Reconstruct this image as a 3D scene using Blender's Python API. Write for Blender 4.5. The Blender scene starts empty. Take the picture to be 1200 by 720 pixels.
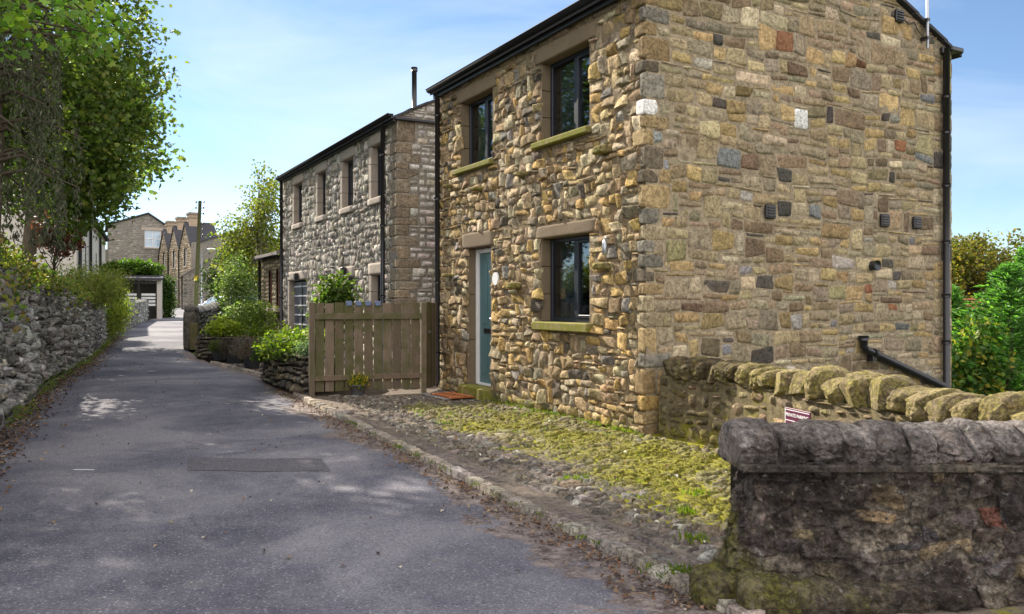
import bpy, math, random
import numpy as np
random.seed(7)
RNG = np.random.default_rng(7)
S = bpy.context.scene
COL = S.collection
R = math.radians

# ------------------------------------------------------------------ frames
def frame(ox, oy, deg):
    a = R(deg)
    n = np.array([math.cos(a), math.sin(a)])
    d = np.array([-math.sin(a), math.cos(a)])
    return np.array([ox, oy]), n, d
HC, HN, HD = frame(1.471, 8.9, 29.15)
def hloc(w, t):                       # house frame -> world xy
    p = HC + HN * w + HD * t
    return float(p[0]), float(p[1])
def inv(x, y):
    q = np.stack([np.asarray(x) - HC[0], np.asarray(y) - HC[1]], -1)
    return q @ HN, q @ HD

def sstep(a, b, x):
    t = np.clip((x - a) / (b - a), 0, 1)
    return t * t * (3 - 2 * t)

# ------------------------------------------------------------------ noise
def _h(ix, iy, iz):
    n = (ix * 374761393 + iy * 668265263 + iz * 2147483647 * 7 + 1013) & 0xffffffff
    n = ((n ^ (n >> 13)) * 1274126177) & 0xffffffff
    n = ((n ^ (n >> 16)) * 2246822519) & 0xffffffff
    return ((n ^ (n >> 15)) & 0xffff) / 32767.5 - 1.0
def vn(x, y, z=0.0):
    x, y, z = np.broadcast_arrays(np.asarray(x, float), np.asarray(y, float), np.asarray(z, float))
    xi = np.floor(x).astype(np.int64); yi = np.floor(y).astype(np.int64); zi = np.floor(z).astype(np.int64)
    fx = x - xi; fy = y - yi; fz = z - zi
    fx = fx * fx * (3 - 2 * fx); fy = fy * fy * (3 - 2 * fy); fz = fz * fz * (3 - 2 * fz)
    r = 0
    for dx in (0, 1):
        for dy in (0, 1):
            for dz in (0, 1):
                w = (fx if dx else 1 - fx) * (fy if dy else 1 - fy) * (fz if dz else 1 - fz)
                r = r + w * _h(xi + dx, yi + dy, zi + dz)
    return r
def fbm(x, y, z=0.0, o=3):
    r = 0; a = 1.0; s = 0
    for i in range(o):
        r = r + a * vn(np.asarray(x) * 2 ** i + 17.3 * i, np.asarray(y) * 2 ** i, np.asarray(z) * 2 ** i + 3.1 * i)
        s += a; a *= .5
    return r / s

# ------------------------------------------------------------------ terrain
def gz(x, y):
    x = np.asarray(x, float); y = np.asarray(y, float)
    h = np.where(y < 20, 0, np.where(y < 24, .0205 / 8 * (y - 20) ** 2, .0205 * (y - 22)))
    h = np.minimum(h, 1.15)
    v = x * .8733 + y * .4871
    return h - 2.6 * sstep(12.5, 26, v)
def gzf(x, y): return float(gz(x, y))

# ------------------------------------------------------------------ mesh builder
class MB:
    def __init__(s):
        s.v = []; s.lv = []; s.lt = []; s.m = []; s.c = []; s.sm = []; s.n = 0
    def add(s, V, F, mat=0, col=(1, 1, 1, 0), smooth=True):
        V = np.asarray(V, np.float32).reshape(-1, 3)
        s.v.append(V)
        if isinstance(F, np.ndarray) and F.ndim == 2:
            s.lv.append((F + s.n).ravel()); s.lt.append(np.full(len(F), F.shape[1])); k = len(F)
        else:
            for f in F:
                s.lv.append(np.asarray(f) + s.n)
            s.lt.append(np.array([len(f) for f in F])); k = len(F)
        s.m.append(np.full(k, mat) if np.isscalar(mat) else mat)
        s.sm.append(np.full(k, smooth))
        c = np.asarray(col, np.float32)
        if c.ndim == 1:
            if len(c) == 3: c = np.append(c, 0)
            c = np.tile(c, (len(V), 1))
        s.c.append(c.reshape(-1, 4)); s.n += len(V)
        return s
    def build(s, name, mats, parent=None):
        me = bpy.data.meshes.new(name)
        if s.n:
            V = np.concatenate(s.v); lv = np.concatenate(s.lv).astype(np.int32); lt = np.concatenate(s.lt).astype(np.int32)
            me.vertices.add(len(V)); me.vertices.foreach_set('co', V.ravel())
            me.loops.add(len(lv)); me.loops.foreach_set('vertex_index', lv)
            me.polygons.add(len(lt))
            ls = np.concatenate([[0], np.cumsum(lt)[:-1]]).astype(np.int32)
            me.polygons.foreach_set('loop_start', ls)
            me.polygons.foreach_set('loop_total', lt)
            me.polygons.foreach_set('material_index', np.concatenate(s.m).astype(np.int32))
            me.polygons.foreach_set('use_smooth', np.concatenate(s.sm).astype(bool))
            at = me.color_attributes.new('Col', 'FLOAT_COLOR', 'POINT')
            at.data.foreach_set('color', np.concatenate(s.c).ravel())
            me.update(); me.validate()
        for m in (mats if isinstance(mats, (list, tuple)) else [mats]):
            me.materials.append(m)
        o = bpy.data.objects.new(name, me); COL.objects.link(o)
        if parent: o.parent = parent
        return o
    # primitives
    def box(s, a, b, mat=0, col=(1, 1, 1, 0), T=None, bev=0.0, taper=None):
        x0, y0, z0 = [min(a[i], b[i]) for i in range(3)]; x1, y1, z1 = [max(a[i], b[i]) for i in range(3)]
        if bev <= 0:
            V = np.array([(x, y, z) for z in (z0, z1) for y in (y0, y1) for x in (x0, x1)], float)
            F = np.array([(0, 2, 3, 1), (4, 5, 7, 6), (0, 1, 5, 4), (2, 6, 7, 3), (0, 4, 6, 2), (1, 3, 7, 5)])
            if T is not None: V = T(V)
            return s.add(V, F, mat, col, False)
        bev = min(bev, (x1 - x0) * .45, (y1 - y0) * .45, (z1 - z0) * .45)
        V = []; idx = {}
        lo = (x0, y0, z0); hi = (x1, y1, z1)
        for cx in (0, 1):
            for cy in (0, 1):
                for cz in (0, 1):
                    c = (cx, cy, cz)
                    for ax in range(3):
                        p = []
                        for k in range(3):
                            e = hi[k] if c[k] else lo[k]
                            if k != ax: e += -bev if c[k] else bev
                            p.append(e)
                        idx[(c, ax)] = len(V); V.append(p)
        F = []
        for ax in range(3):
            o1, o2 = (ax + 1) % 3, (ax + 2) % 3
            for sd in (0, 1):
                q = []
                for (i, j) in ((0, 0), (1, 0), (1, 1), (0, 1)):
                    c = [0, 0, 0]; c[ax] = sd; c[o1] = i; c[o2] = j
                    q.append(idx[(tuple(c), ax)])
                F.append(q if sd else q[::-1])
        for ax in range(3):      # edges running along ax
            o1, o2 = (ax + 1) % 3, (ax + 2) % 3
            for i in (0, 1):
                for j in (0, 1):
                    c0 = [0, 0, 0]; c1 = [0, 0, 0]
                    c0[o1] = c1[o1] = i; c0[o2] = c1[o2] = j; c1[ax] = 1
                    c0 = tuple(c0); c1 = tuple(c1)
                    q = [idx[(c0, o1)], idx[(c1, o1)], idx[(c1, o2)], idx[(c0, o2)]]
                    F.append(q if (i != j) else q[::-1])
        for cx in (0, 1):
            for cy in (0, 1):
                for cz in (0, 1):
                    c = (cx, cy, cz); q = [idx[(c, 0)], idx[(c, 1)], idx[(c, 2)]]
                    F.append(q if (cx + cy + cz) % 2 else q[::-1])
        V = np.array(V, float)
        if T is not None: V = T(V)
        return s.add(V, F, mat, col, False)
    def tube(s, pts, rad, mat=0, col=(1, 1, 1, 0), n=8, cap=True, smooth=True):
        P = np.asarray(pts, float); k = len(P)
        rad = np.full(k, rad) if np.isscalar(rad) else np.asarray(rad)
        T = np.gradient(P, axis=0); T /= np.linalg.norm(T, axis=1)[:, None] + 1e-9
        up = np.array([0, 0, 1.]) if abs(T[0][2]) < .9 else np.array([1., 0, 0])
        V = []
        for i in range(k):
            a = np.cross(T[i], up); a /= np.linalg.norm(a) + 1e-9; b = np.cross(a, T[i]); up = b
            th = np.linspace(0, 2 * math.pi, n, endpoint=False)
            V.append(P[i] + rad[i] * (np.cos(th)[:, None] * a + np.sin(th)[:, None] * b))
        F = [(i * n + j, i * n + (j + 1) % n, (i + 1) * n + (j + 1) % n, (i + 1) * n + j) for i in range(k - 1) for j in range(n)]
        if cap: F += [tuple(range(n)), tuple(range((k - 1) * n, k * n))[::-1]]
        F = [tuple(f[::-1]) for f in F]
        return s.add(np.concatenate(V), F, mat, col, smooth)
    def lathe(s, c, prof, mat=0, col=(1, 1, 1, 0), n=16, sc=(1, 1)):
        th = np.linspace(0, 2 * math.pi, n, endpoint=False); V = []
        for r, z in prof:
            V.append(np.stack([c[0] + r * np.cos(th) * sc[0], c[1] + r * np.sin(th) * sc[1], np.full(n, c[2] + z)], 1))
        k = len(prof)
        F = [(i * n + j, i * n + (j + 1) % n, (i + 1) * n + (j + 1) % n, (i + 1) * n + j) for i in range(k - 1) for j in range(n)]
        F += [tuple(range(n))[::-1], tuple(range((k - 1) * n, k * n))]
        return s.add(np.concatenate(V), F, mat, col, True)
    def rock(s, c, size, rot=0, tilt=0, n=7, amp=.12, pw=3.0, col=(1, 1, 1, 0), mat=0, seed=0, T=None, freq=1.0, zmoss=None, dome=0.0, cuts=0, cutd=(.62, .9)):
        """rounded rough block: cube sphere blended to a superellipsoid"""
        V, F = cubegrid(n)
        q = V / (np.sum(np.abs(V) ** pw, 1) ** (1 / pw))[:, None]
        nn = fbm(q[:, 0] * 1.1 * freq + seed * 7.7, q[:, 1] * 1.1 * freq + seed * 3.3, q[:, 2] * 1.1 * freq + seed, 3)
        n2 = fbm(q[:, 0] * 4 * freq + seed, q[:, 1] * 4 * freq, q[:, 2] * 4 * freq + seed * 5, 2)
        n3 = fbm(q[:, 0] * 9 * freq + seed, q[:, 1] * 9 * freq + 7, q[:, 2] * 9 * freq, 2) if n > 9 else 0
        q = q * (1 + amp * nn + amp * .45 * n2 + amp * .22 * n3)[:, None]
        if cuts:
            rgc = np.random.default_rng(int(seed * 977) % 99991 + 3)
            for _ in range(cuts):
                nv = rgc.normal(0, 1, 3); nv /= np.linalg.norm(nv); dd = rgc.uniform(*cutd) * np.abs(nv).sum() ** .8
                ex = np.maximum(q @ nv - dd, 0); q = q - ex[:, None] * nv * .93
        if dome: q[:, 2] -= dome * q[:, 1] ** 2 * (q[:, 2] + 1) / 2
        q = q * np.asarray(size) * .5
        if tilt:
            ct, st = math.cos(tilt), math.sin(tilt); q = np.stack([q[:, 0] * ct + q[:, 2] * st, q[:, 1], -q[:, 0] * st + q[:, 2] * ct], 1)
        ca, sa = math.cos(rot), math.sin(rot)
        q = np.stack([q[:, 0] * ca - q[:, 1] * sa, q[:, 0] * sa + q[:, 1] * ca, q[:, 2]], 1) + np.asarray(c)
        C = np.tile(np.append(np.asarray(col[:3]), col[3] if len(col) > 3 else 0), (len(q), 1))
        if T is not None: q = T(q)
        return s.add(q, F, mat, C, True)

_cg = {}
def cubegrid(n):
    if n in _cg: return _cg[n]
    idx = {}; V = []; F = []
    def vid(p):
        if p not in idx: idx[p] = len(V); V.append(p)
        return idx[p]
    for ax in range(3):
        o1, o2 = (ax + 1) % 3, (ax + 2) % 3
        for sd in (0, n):
            for i in range(n):
                for j in range(n):
                    q = []
                    for (a, b) in ((i, j), (i + 1, j), (i + 1, j + 1), (i, j + 1)):
                        p = [0, 0, 0]; p[ax] = sd; p[o1] = a; p[o2] = b
                        q.append(vid(tuple(p)))
                    F.append(q if sd else q[::-1])
    V = np.array(V, float) / n * 2 - 1
    V = np.tan(V * .6) / math.tan(.6)
    _cg[n] = (V, np.array(F)); return _cg[n]

def tag(o, label=None, cat=None, group=None, kind=None):
    if label: o['label'] = label
    if cat: o['category'] = cat
    if group: o['group'] = group
    if kind: o['kind'] = kind
    return o
def empty(name, loc, rz=0, label=None, cat=None, group=None):
    o = bpy.data.objects.new(name, None); COL.objects.link(o)
    o.location = loc; o.rotation_euler = (0, 0, rz); o.empty_display_size = .2
    return tag(o, label, cat, group)
def dup(root, loc=None, rz=None, label=None):
    r = root.copy(); COL.objects.link(r)
    if loc: r.location = loc
    if rz is not None: r.rotation_euler = (0, 0, rz)
    if label: r['label'] = label
    for ch in list(root.children):
        c = ch.copy(); COL.objects.link(c); c.parent = r
        for g in list(ch.children):
            e = g.copy(); COL.objects.link(e); e.parent = c
    return r

# ------------------------------------------------------------------ materials
class NT:
    def __init__(s, name):
        s.m = bpy.data.materials.new(name); s.m.use_nodes = True
        s.t = s.m.node_tree; s.t.nodes.clear()
        s.out = s.n('ShaderNodeOutputMaterial')
    def n(s, ty, **kw):
        nd = s.t.nodes.new(ty)
        for k, v in kw.items():
            if k.startswith('_'): nd.inputs[k[1:]].default_value = v
            else: setattr(nd, k, v)
        return nd
    def l(s, a, b): s.t.links.new(a, b)
    def pos(s):
        return s.n('ShaderNodeNewGeometry').outputs['Position']
    def noise(s, vec, scale, detail=4, rough=.55, out='Fac', dist=0):
        nd = s.n('ShaderNodeTexNoise'); nd.inputs['Scale'].default_value = scale
        nd.inputs['Detail'].default_value = detail; nd.inputs['Roughness'].default_value = rough
        nd.inputs['Distortion'].default_value = dist
        s.l(vec, nd.inputs['Vector']); return nd.outputs[out]
    def ramp(s, fac, stops, interp='LINEAR'):
        nd = s.n('ShaderNodeValToRGB'); cr = nd.color_ramp; cr.interpolation = interp
        while len(cr.elements) < len(stops): cr.elements.new(.5)
        for e, (p, c) in zip(cr.elements, stops):
            e.position = p
            if np.isscalar(c): c = (c, c, c)
            e.color = (*c, 1)
        s.l(fac, nd.inputs['Fac']); return nd.outputs['Color']
    def mix(s, fac, a, b, mode='MIX'):
        nd = s.n('ShaderNodeMix', data_type='RGBA', blend_type=mode)
        for sock, v in ((nd.inputs[0], fac), (nd.inputs[6], a), (nd.inputs[7], b)):
            if hasattr(v, 'is_output') or isinstance(v, bpy.types.NodeSocket): s.l(v, sock)
            elif np.isscalar(v): sock.default_value = v if sock == nd.inputs[0] else (v, v, v, 1)
            else: sock.default_value = (*v, 1)
        return nd.outputs[2]
    def math(s, op, a, b=None, c=None):
        nd = s.n('ShaderNodeMath', operation=op)
        for i, v in enumerate((a, b, c)):
            if v is None: continue
            if isinstance(v, bpy.types.NodeSocket): s.l(v, nd.inputs[i])
            else: nd.inputs[i].default_value = v
        return nd.outputs[0]
    def bump(s, h, strength=.5, dist=.01, nrm=None):
        nd = s.n('ShaderNodeBump'); nd.inputs['Strength'].default_value = strength; nd.inputs['Distance'].default_value = dist
        s.l(h, nd.inputs['Height'])
        if nrm is not None: s.l(nrm, nd.inputs['Normal'])
        return nd.outputs['Normal']
    def bsdf(s, col, rough=.9, nrm=None, spec=.3, metal=0, **kw):
        b = s.n('ShaderNodeBsdfPrincipled')
        if isinstance(col, bpy.types.NodeSocket): s.l(col, b.inputs['Base Color'])
        else: b.inputs['Base Color'].default_value = (*col, 1)
        if isinstance(rough, bpy.types.NodeSocket): s.l(rough, b.inputs['Roughness'])
        else: b.inputs['Roughness'].default_value = rough
        b.inputs['Specular IOR Level'].default_value = spec
        b.inputs['Metallic'].default_value = metal
        if nrm is not None: s.l(nrm, b.inputs['Normal'])
        return b.outputs[0]
    def done(s, sh):
        s.l(sh, s.out.inputs['Surface']); return s.m

def attr(t):
    a = t.n('ShaderNodeAttribute', attribute_name='Col'); return a.outputs['Color'], a.outputs['Alpha']

def stone_mat(name, var=.5, bumpd=.006, moss=(.20, .19, .025), stain=0.0, staincol=(.02, .018, .016), lichen=0.0, grain=1.0, rustf=.25):
    t = NT(name); p = t.pos(); c, al = attr(t)
    n1 = t.noise(p, 9 * grain, 5, .62); n2 = t.noise(p, 45 * grain, 5, .7); n3 = t.noise(p, 2.2, 3)
    v = t.math('MULTIPLY_ADD', n1, var * 3.0, 1 - var * 1.5)
    v2 = t.math('MULTIPLY_ADD', n2, var * 3.0, 1 - var * 1.5)
    v = t.math('MAXIMUM', v, .25); v2 = t.math('MAXIMUM', v2, .3)
    vv = t.math('MULTIPLY', v, v2)
    col = t.mix(1.0, c, t.mix(0, vv, vv), 'MULTIPLY')
    # warm iron stains
    rf = t.ramp(t.noise(p, 6.5, 4, .6), [(.55, 0), (.75, 1)])
    col = t.mix(t.math('MULTIPLY', rf, rustf), col, (.26, .13, .035))
    if stain > 0:
        sf = t.ramp(t.noise(p, 1.6, 6, .68), [(.5 - stain * .32, 0), (.62 - stain * .1, 1)])
        col = t.mix(t.math('MULTIPLY', sf, .86), col, staincol)
    if lichen > 0:
        lf = t.ramp(t.noise(p, 22, 3, .6), [(.62, 0), (.68, 1)])
        col = t.mix(t.math('MULTIPLY', lf, lichen), col, (.42, .42, .38))
    mf = t.math('ADD', t.math('MULTIPLY', t.noise(p, 7, 6, .72), .75), t.math('MULTIPLY', t.noise(p, 34, 4, .7), .45))
    mk = t.ramp(t.math('ADD', t.math('MULTIPLY', mf, .8), t.math('SUBTRACT', al, .60)), [(.33, 0), (.47, .55), (.60, .95)])
    mc = t.mix(t.ramp(t.noise(p, 42, 4, .7), [(.35, 0), (.65, 1)]), tuple(x * .35 for x in moss), tuple(x * 1.55 for x in moss))
    col = t.mix(mk, col, mc)
    pit = t.ramp(t.noise(p, 27 * grain, 6, .8, dist=.6), [(.36, 0), (.50, 1)])
    pk = t.math('MULTIPLY_ADD', pit, .45, .70)
    col = t.mix(1.0, col, t.mix(0, pk, pk), 'MULTIPLY')
    h = t.math('ADD', t.math('MULTIPLY', n1, 1.3), t.math('MULTIPLY', n2, 1.1))
    h = t.math('ADD', h, t.math('MULTIPLY', pit, .5))
    h = t.math('ADD', h, t.math('MULTIPLY', t.noise(p, 160, 2), .18))
    nr = t.bump(h, 1.0, bumpd * 2.1)
    return t.done(t.bsdf(col, .93, nr, .18))

def plain(name, col, rough=.5, metal=0, spec=.5, var=.15, scale=12, bump=0.0):
    t = NT(name); p = t.pos(); nz = t.noise(p, scale, 4)
    c = t.mix(nz, tuple(x * (1 - var) for x in col), tuple(min(1, x * (1 + var)) for x in col))
    nr = t.bump(nz, .5, bump) if bump else None
    return t.done(t.bsdf(c, rough, nr, spec, metal))

M = {}
M['front'] = stone_mat('house_rubble', .55, .010, (.20, .19, .02), rustf=.30)
M['gable'] = stone_mat('gable_rubble', .45, .006, (.11, .11, .03), rustf=.18)
M['second'] = stone_mat('grey_rubble', .5, .010, rustf=.12)
M['dry'] = stone_mat('dry_stone', .7, .014, (.07, .085, .025), stain=.06, lichen=.55, rustf=.05)
M['dark'] = stone_mat('weathered_gritstone', .75, .020, (.15, .145, .025), stain=.36, staincol=(.045, .038, .037), lichen=.38, rustf=.35)
M['cope'] = stone_mat('mossy_cope', .6, .014, (.26, .235, .035), rustf=.3, lichen=.15)
M['cobble'] = stone_mat('cobbles', .5, .010, (.185, .175, .020), rustf=.15)
M['far'] = stone_mat('far_masonry', .3, .01, rustf=.1)

def mortar_mat(name, c, mossc=(.2, .19, .025)):
    t = NT(name); p = t.pos(); cc, al = attr(t)
    n1 = t.noise(p, 14, 6, .7); n2 = t.noise(p, 90, 3)
    n3 = t.noise(p, 38, 5, .75); col = t.mix(t.ramp(n1, [(.32, 0), (.68, 1)]), tuple(x * .5 for x in c), tuple(x * 1.3 for x in c))
    col = t.mix(t.ramp(n3, [(.5, 0), (.7, .7)]), col, tuple(x * .35 for x in c))
    mf = t.noise(p, 5, 6, .7)
    mk = t.ramp(t.math('ADD', t.math('MULTIPLY', mf, .8), t.math('SUBTRACT', al, .5)), [(.40, 0), (.54, 1)])
    mc = t.mix(t.noise(p, 40, 3), tuple(x * .5 for x in mossc), tuple(x * 1.4 for x in mossc))
    col = t.mix(mk, col, mc)
    return t.done(t.bsdf(col, .97, t.bump(t.math('ADD', n1, t.math('MULTIPLY', n2, .4)), .8, .012), .1))
M['mortar_front'] = mortar_mat('mortar_front', (.24, .185, .12))
M['mortar_gable'] = mortar_mat('mortar_gable', (.31, .255, .18))
M['mortar_grey'] = mortar_mat('mortar_grey', (.25, .23, .20))
M['mortar_dark'] = mortar_mat('mortar_dark', (.035, .032, .028))
M['mortar_cope'] = mortar_mat('mortar_cope', (.16, .13, .08))
M['earth'] = mortar_mat('earth_and_moss', (.17, .14, .115), (.20, .195, .015))

M['black'] = plain('black_plastic', (.012, .012, .016), .35, var=.3)
M['gutterblack'] = plain('matt_black_gutter', (.014, .014, .017), .75, spec=.12, var=.3)
M['frame'] = plain('window_frame', (.012, .016, .026), .4, var=.2)
M['dressed'] = None
def dressed(name, c, moss=0.0):
    t = NT(name); p = t.pos(); n1 = t.noise(p, 6, 6, .7); n2 = t.noise(p, 70, 4, .7)
    col = t.mix(n1, tuple(x * .62 for x in c), tuple(x * 1.3 for x in c))
    col = t.mix(t.math('MULTIPLY', n2, .5), col, tuple(x * .55 for x in c))
    if moss:
        mk = t.ramp(t.noise(p, 9, 5, .7), [(.60 - moss * .3, 0), (.72 - moss * .2, 1)])
        col = t.mix(mk, col, (.17, .17, .03))
    return t.done(t.bsdf(col, .92, t.bump(t.math('ADD', n1, n2), .7, .006), .15))
M['lintel'] = dressed('dressed_sandstone', (.205, .158, .108))
M['sill'] = dressed('mossy_sill', (.30, .24, .13), .9)
M['pale'] = dressed('pale_dressed_stone', (.42, .36, .31))
M['slate'] = dressed('roof_slate', (.07, .07, .08))
M['flag'] = dressed('stone_flag', (.26, .23, .22))
M['teal'] = plain('teal_paint', (.085, .165, .18), .35, var=.08)
M['white'] = plain('white_paint', (.72, .72, .74), .45, var=.06)
M['grey_paint'] = plain('grey_door_paint', (.085, .09, .11), .45, var=.1)
M['render'] = plain('pale_render', (.50, .46, .42), .9, var=.12, scale=3)
M['metal'] = plain('galvanised', (.42, .44, .47), .35, .8)
M['mat'] = plain('coir_mat', (.30, .09, .02), .98, var=.5, scale=80, bump=.01)
M['curtain'] = plain('curtain_cloth', (.50, .48, .47), .9, var=.1)
M['room'] = plain('dim_room_wall', (.09, .085, .08), .9)
M['maroon'] = plain('maroon_plate', (.095, .014, .05), .4, var=.1)
M['brick'] = plain('red_clay_tiles', (.36, .15, .09), .85, var=.35, scale=4, bump=.02)
M['rubber'] = plain('rubber', (.02, .02, .02), .8)
M['yellow'] = plain('yellow_tag', (.65, .5, .03), .5)
M['pot'] = plain('dark_pot', (.02, .022, .028), .5)
M['potgrey'] = plain('grey_pot', (.09, .09, .10), .6)
M['bluecar'] = plain('car_paint_silver', (.42, .47, .55), .22, .3)
M['pink'] = plain('lamp_red', (.4, .03, .03), .3)

def glass(name, refl=.55, tint=(.55, .6, .62)):
    t = NT(name)
    g = t.n('ShaderNodeBsdfGlossy'); g.inputs['Roughness'].default_value = .02; g.inputs['Color'].default_value = (.9, .93, 1, 1)
    tr = t.n('ShaderNodeBsdfTransparent'); tr.inputs['Color'].default_value = (*tint, 1)
    lw = t.n('ShaderNodeLayerWeight'); lw.inputs['Blend'].default_value = .35
    f = t.math('MULTIPLY_ADD', lw.outputs['Fresnel'], refl, .04)
    mx = t.n('ShaderNodeMixShader'); t.l(f, mx.inputs[0]); t.l(tr.outputs[0], mx.inputs[1]); t.l(g.outputs[0], mx.inputs[2])
    return t.done(mx.outputs[0])
M['glass'] = glass('window_glass')
M['darkglass'] = plain('dark_glass', (.03, .04, .05), .06, spec=.9)
M['skyglass'] = plain('sky_lit_glass', (.35, .45, .55), .08, spec=1.0)

def leaf_mat(name, tr=.35, gloss=.35):
    t = NT(name); c, al = attr(t)
    b = t.bsdf(c, gloss + .15, None, .35)
    tl = t.n('ShaderNodeBsdfTranslucent')
    cc = t.mix(1.0, c, (1.25, 1.5, .55), 'MULTIPLY'); t.l(cc, tl.inputs['Color'])
    mx = t.n('ShaderNodeMixShader'); mx.inputs[0].default_value = tr
    t.l(b, mx.inputs[1]); t.l(tl.outputs[0], mx.inputs[2])
    return t.done(mx.outputs[0])
M['leaf'] = leaf_mat('leaves', .5)
M['leafdull'] = leaf_mat('dull_leaves', .2, .6)
M['deadleaf'] = leaf_mat('dead_leaves', .1, .7)
def bark(name, c):
    t = NT(name); p = t.pos()
    mp = t.n('ShaderNodeMapping'); mp.inputs['Scale'].default_value = (1, 1, .25); t.l(p, mp.inputs['Vector'])
    n1 = t.noise(mp.outputs[0], 25, 5, .7)
    return t.done(t.bsdf(t.mix(n1, tuple(x * .4 for x in c), tuple(x * 1.5 for x in c)), .95, t.bump(n1, .9, .03), .1))
M['bark'] = bark('bark', (.10, .08, .06))
M['palebark'] = bark('pale_bark', (.28, .26, .22))
M['polewood'] = bark('pole_wood', (.10, .105, .05))

def wood_mat():
    t = NT('weathered_fence_wood'); p = t.pos(); c, al = attr(t)
    mp = t.n('ShaderNodeMapping'); mp.inputs['Scale'].default_value = (1, 1, .06); t.l(p, mp.inputs['Vector'])
    n1 = t.noise(mp.outputs[0], 60, 5, .65, dist=.6); n2 = t.noise(p, 5, 4)
    col = t.mix(n1, (.060, .047, .036), (.235, .18, .135))
    col = t.mix(1.0, col, c, 'MULTIPLY')
    g = t.ramp(t.math('ADD', n2, t.math('MULTIPLY', al, .35)), [(.52, 0), (.75, 1)])
    col = t.mix(t.math('MULTIPLY', g, .75), col, (.075, .082, .028))
    return t.done(t.bsdf(col, .9, t.bump(n1, .6, .006), .15))
M['wood'] = wood_mat()

def asphalt():
    t = NT('worn_asphalt'); p = t.pos(); cc, al = attr(t)      # alpha = worn/muddy edge
    big = t.noise(p, .40, 6, .6, dist=.5); mid = t.noise(p, 3.2, 5, .6)
    sp = t.n('ShaderNodeTexVoronoi'); sp.inputs['Scale'].default_value = 110; t.l(p, sp.inputs['Vector'])
    fine = t.noise(p, 260, 2, .6)
    col = t.ramp(big, [(.38, (.068, .068, .088)), (.50, (.108, .106, .130)), (.60, (.198, .190, .205))])
    col = t.mix(t.math('MULTIPLY', t.ramp(mid, [(.42, 0), (.68, 1)]), .4), col, (.19, .18, .185))
    ch = t.n('ShaderNodeSeparateColor'); t.l(sp.outputs['Color'], ch.inputs[0])
    k = t.math('MULTIPLY_ADD', ch.outputs[0], .6, .70)
    col = t.mix(1.0, col, t.mix(0, k, k), 'MULTIPLY')
    wsp = t.ramp(ch.outputs[1], [(.93, 0), (.97, 1)])
    col = t.mix(t.math('MULTIPLY', wsp, .45), col, (.42, .42, .42))
    # cracks
    cv = t.n('ShaderNodeTexVoronoi', feature='DISTANCE_TO_EDGE'); cv.inputs['Scale'].default_value = .8
    wv = t.n('ShaderNodeVectorMath', operation='ADD'); t.l(p, wv.inputs[0])
    sc = t.n('ShaderNodeVectorMath', operation='SCALE'); t.l(t.noise(p, 2.2, 4, .6, 'Color'), sc.inputs[0]); sc.inputs['Scale'].default_value = .9
    t.l(sc.outputs[0], wv.inputs[1]); t.l(wv.outputs[0], cv.inputs['Vector'])
    cr = t.ramp(cv.outputs['Distance'], [(.0, 1), (.010, 0)])
    crm = t.ramp(t.noise(p, .45, 2), [(.55, 0), (.62, 1)])
    col = t.mix(t.math('MULTIPLY', t.math('MULTIPLY', cr, crm), .55), col, (.03, .03, .03))
    # muddy broken edge
    mf = t.noise(p, 3.0, 6, .68)
    mk = t.ramp(t.math('ADD', t.math('MULTIPLY', mf, .9), t.math('SUBTRACT', al, .5)), [(.46, 0), (.52, 1)])
    mud = t.mix(t.ramp(t.noise(p, 9, 8, .75), [(.36, 0), (.62, 1)]), (.050, .034, .030), (.25, .205, .185))
    gv = t.n('ShaderNodeTexVoronoi'); gv.inputs['Scale'].default_value = 60; t.l(p, gv.inputs['Vector']); gs = t.n('ShaderNodeSeparateColor'); t.l(gv.outputs['Color'], gs.inputs[0])
    mud = t.mix(t.math('MULTIPLY', t.ramp(gs.outputs[0], [(.75, 0), (.9, 1)]), .6), mud, (.30, .26, .23))
    col = t.mix(mk, col, mud)
    h = t.math('ADD', t.math('MULTIPLY', ch.outputs[0], .5), fine)
    h = t.math('SUBTRACT', h, t.math('MULTIPLY', mk, 1.5))
    return t.done(t.bsdf(col, .88, t.bump(h, .7, .004), .25))
M['asphalt'] = asphalt()
def grass_mat():
    t = NT('rough_grass'); p = t.pos()
    n1 = t.noise(p, .6, 5); n2 = t.noise(p, 18, 4)
    c = t.mix(n1, (.045, .075, .018), (.10, .12, .035)); c = t.mix(t.math('MULTIPLY', n2, .6), c, (.03, .05, .012))
    return t.done(t.bsdf(c, .95, t.bump(n2, .8, .04), .1))
M['grass'] = grass_mat()
def patch_mat():
    t = NT('asphalt_patch'); p = t.pos()
    sp = t.n('ShaderNodeTexVoronoi'); sp.inputs['Scale'].default_value = 120; t.l(p, sp.inputs['Vector'])
    ch = t.n('ShaderNodeSeparateColor'); t.l(sp.outputs['Color'], ch.inputs[0])
    c = t.mix(ch.outputs[0], (.055, .052, .062), (.17, .16, .172))
    return t.done(t.bsdf(c, .9, t.bump(ch.outputs[0], .8, .005), .2))
M['patch'] = patch_mat()

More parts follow.
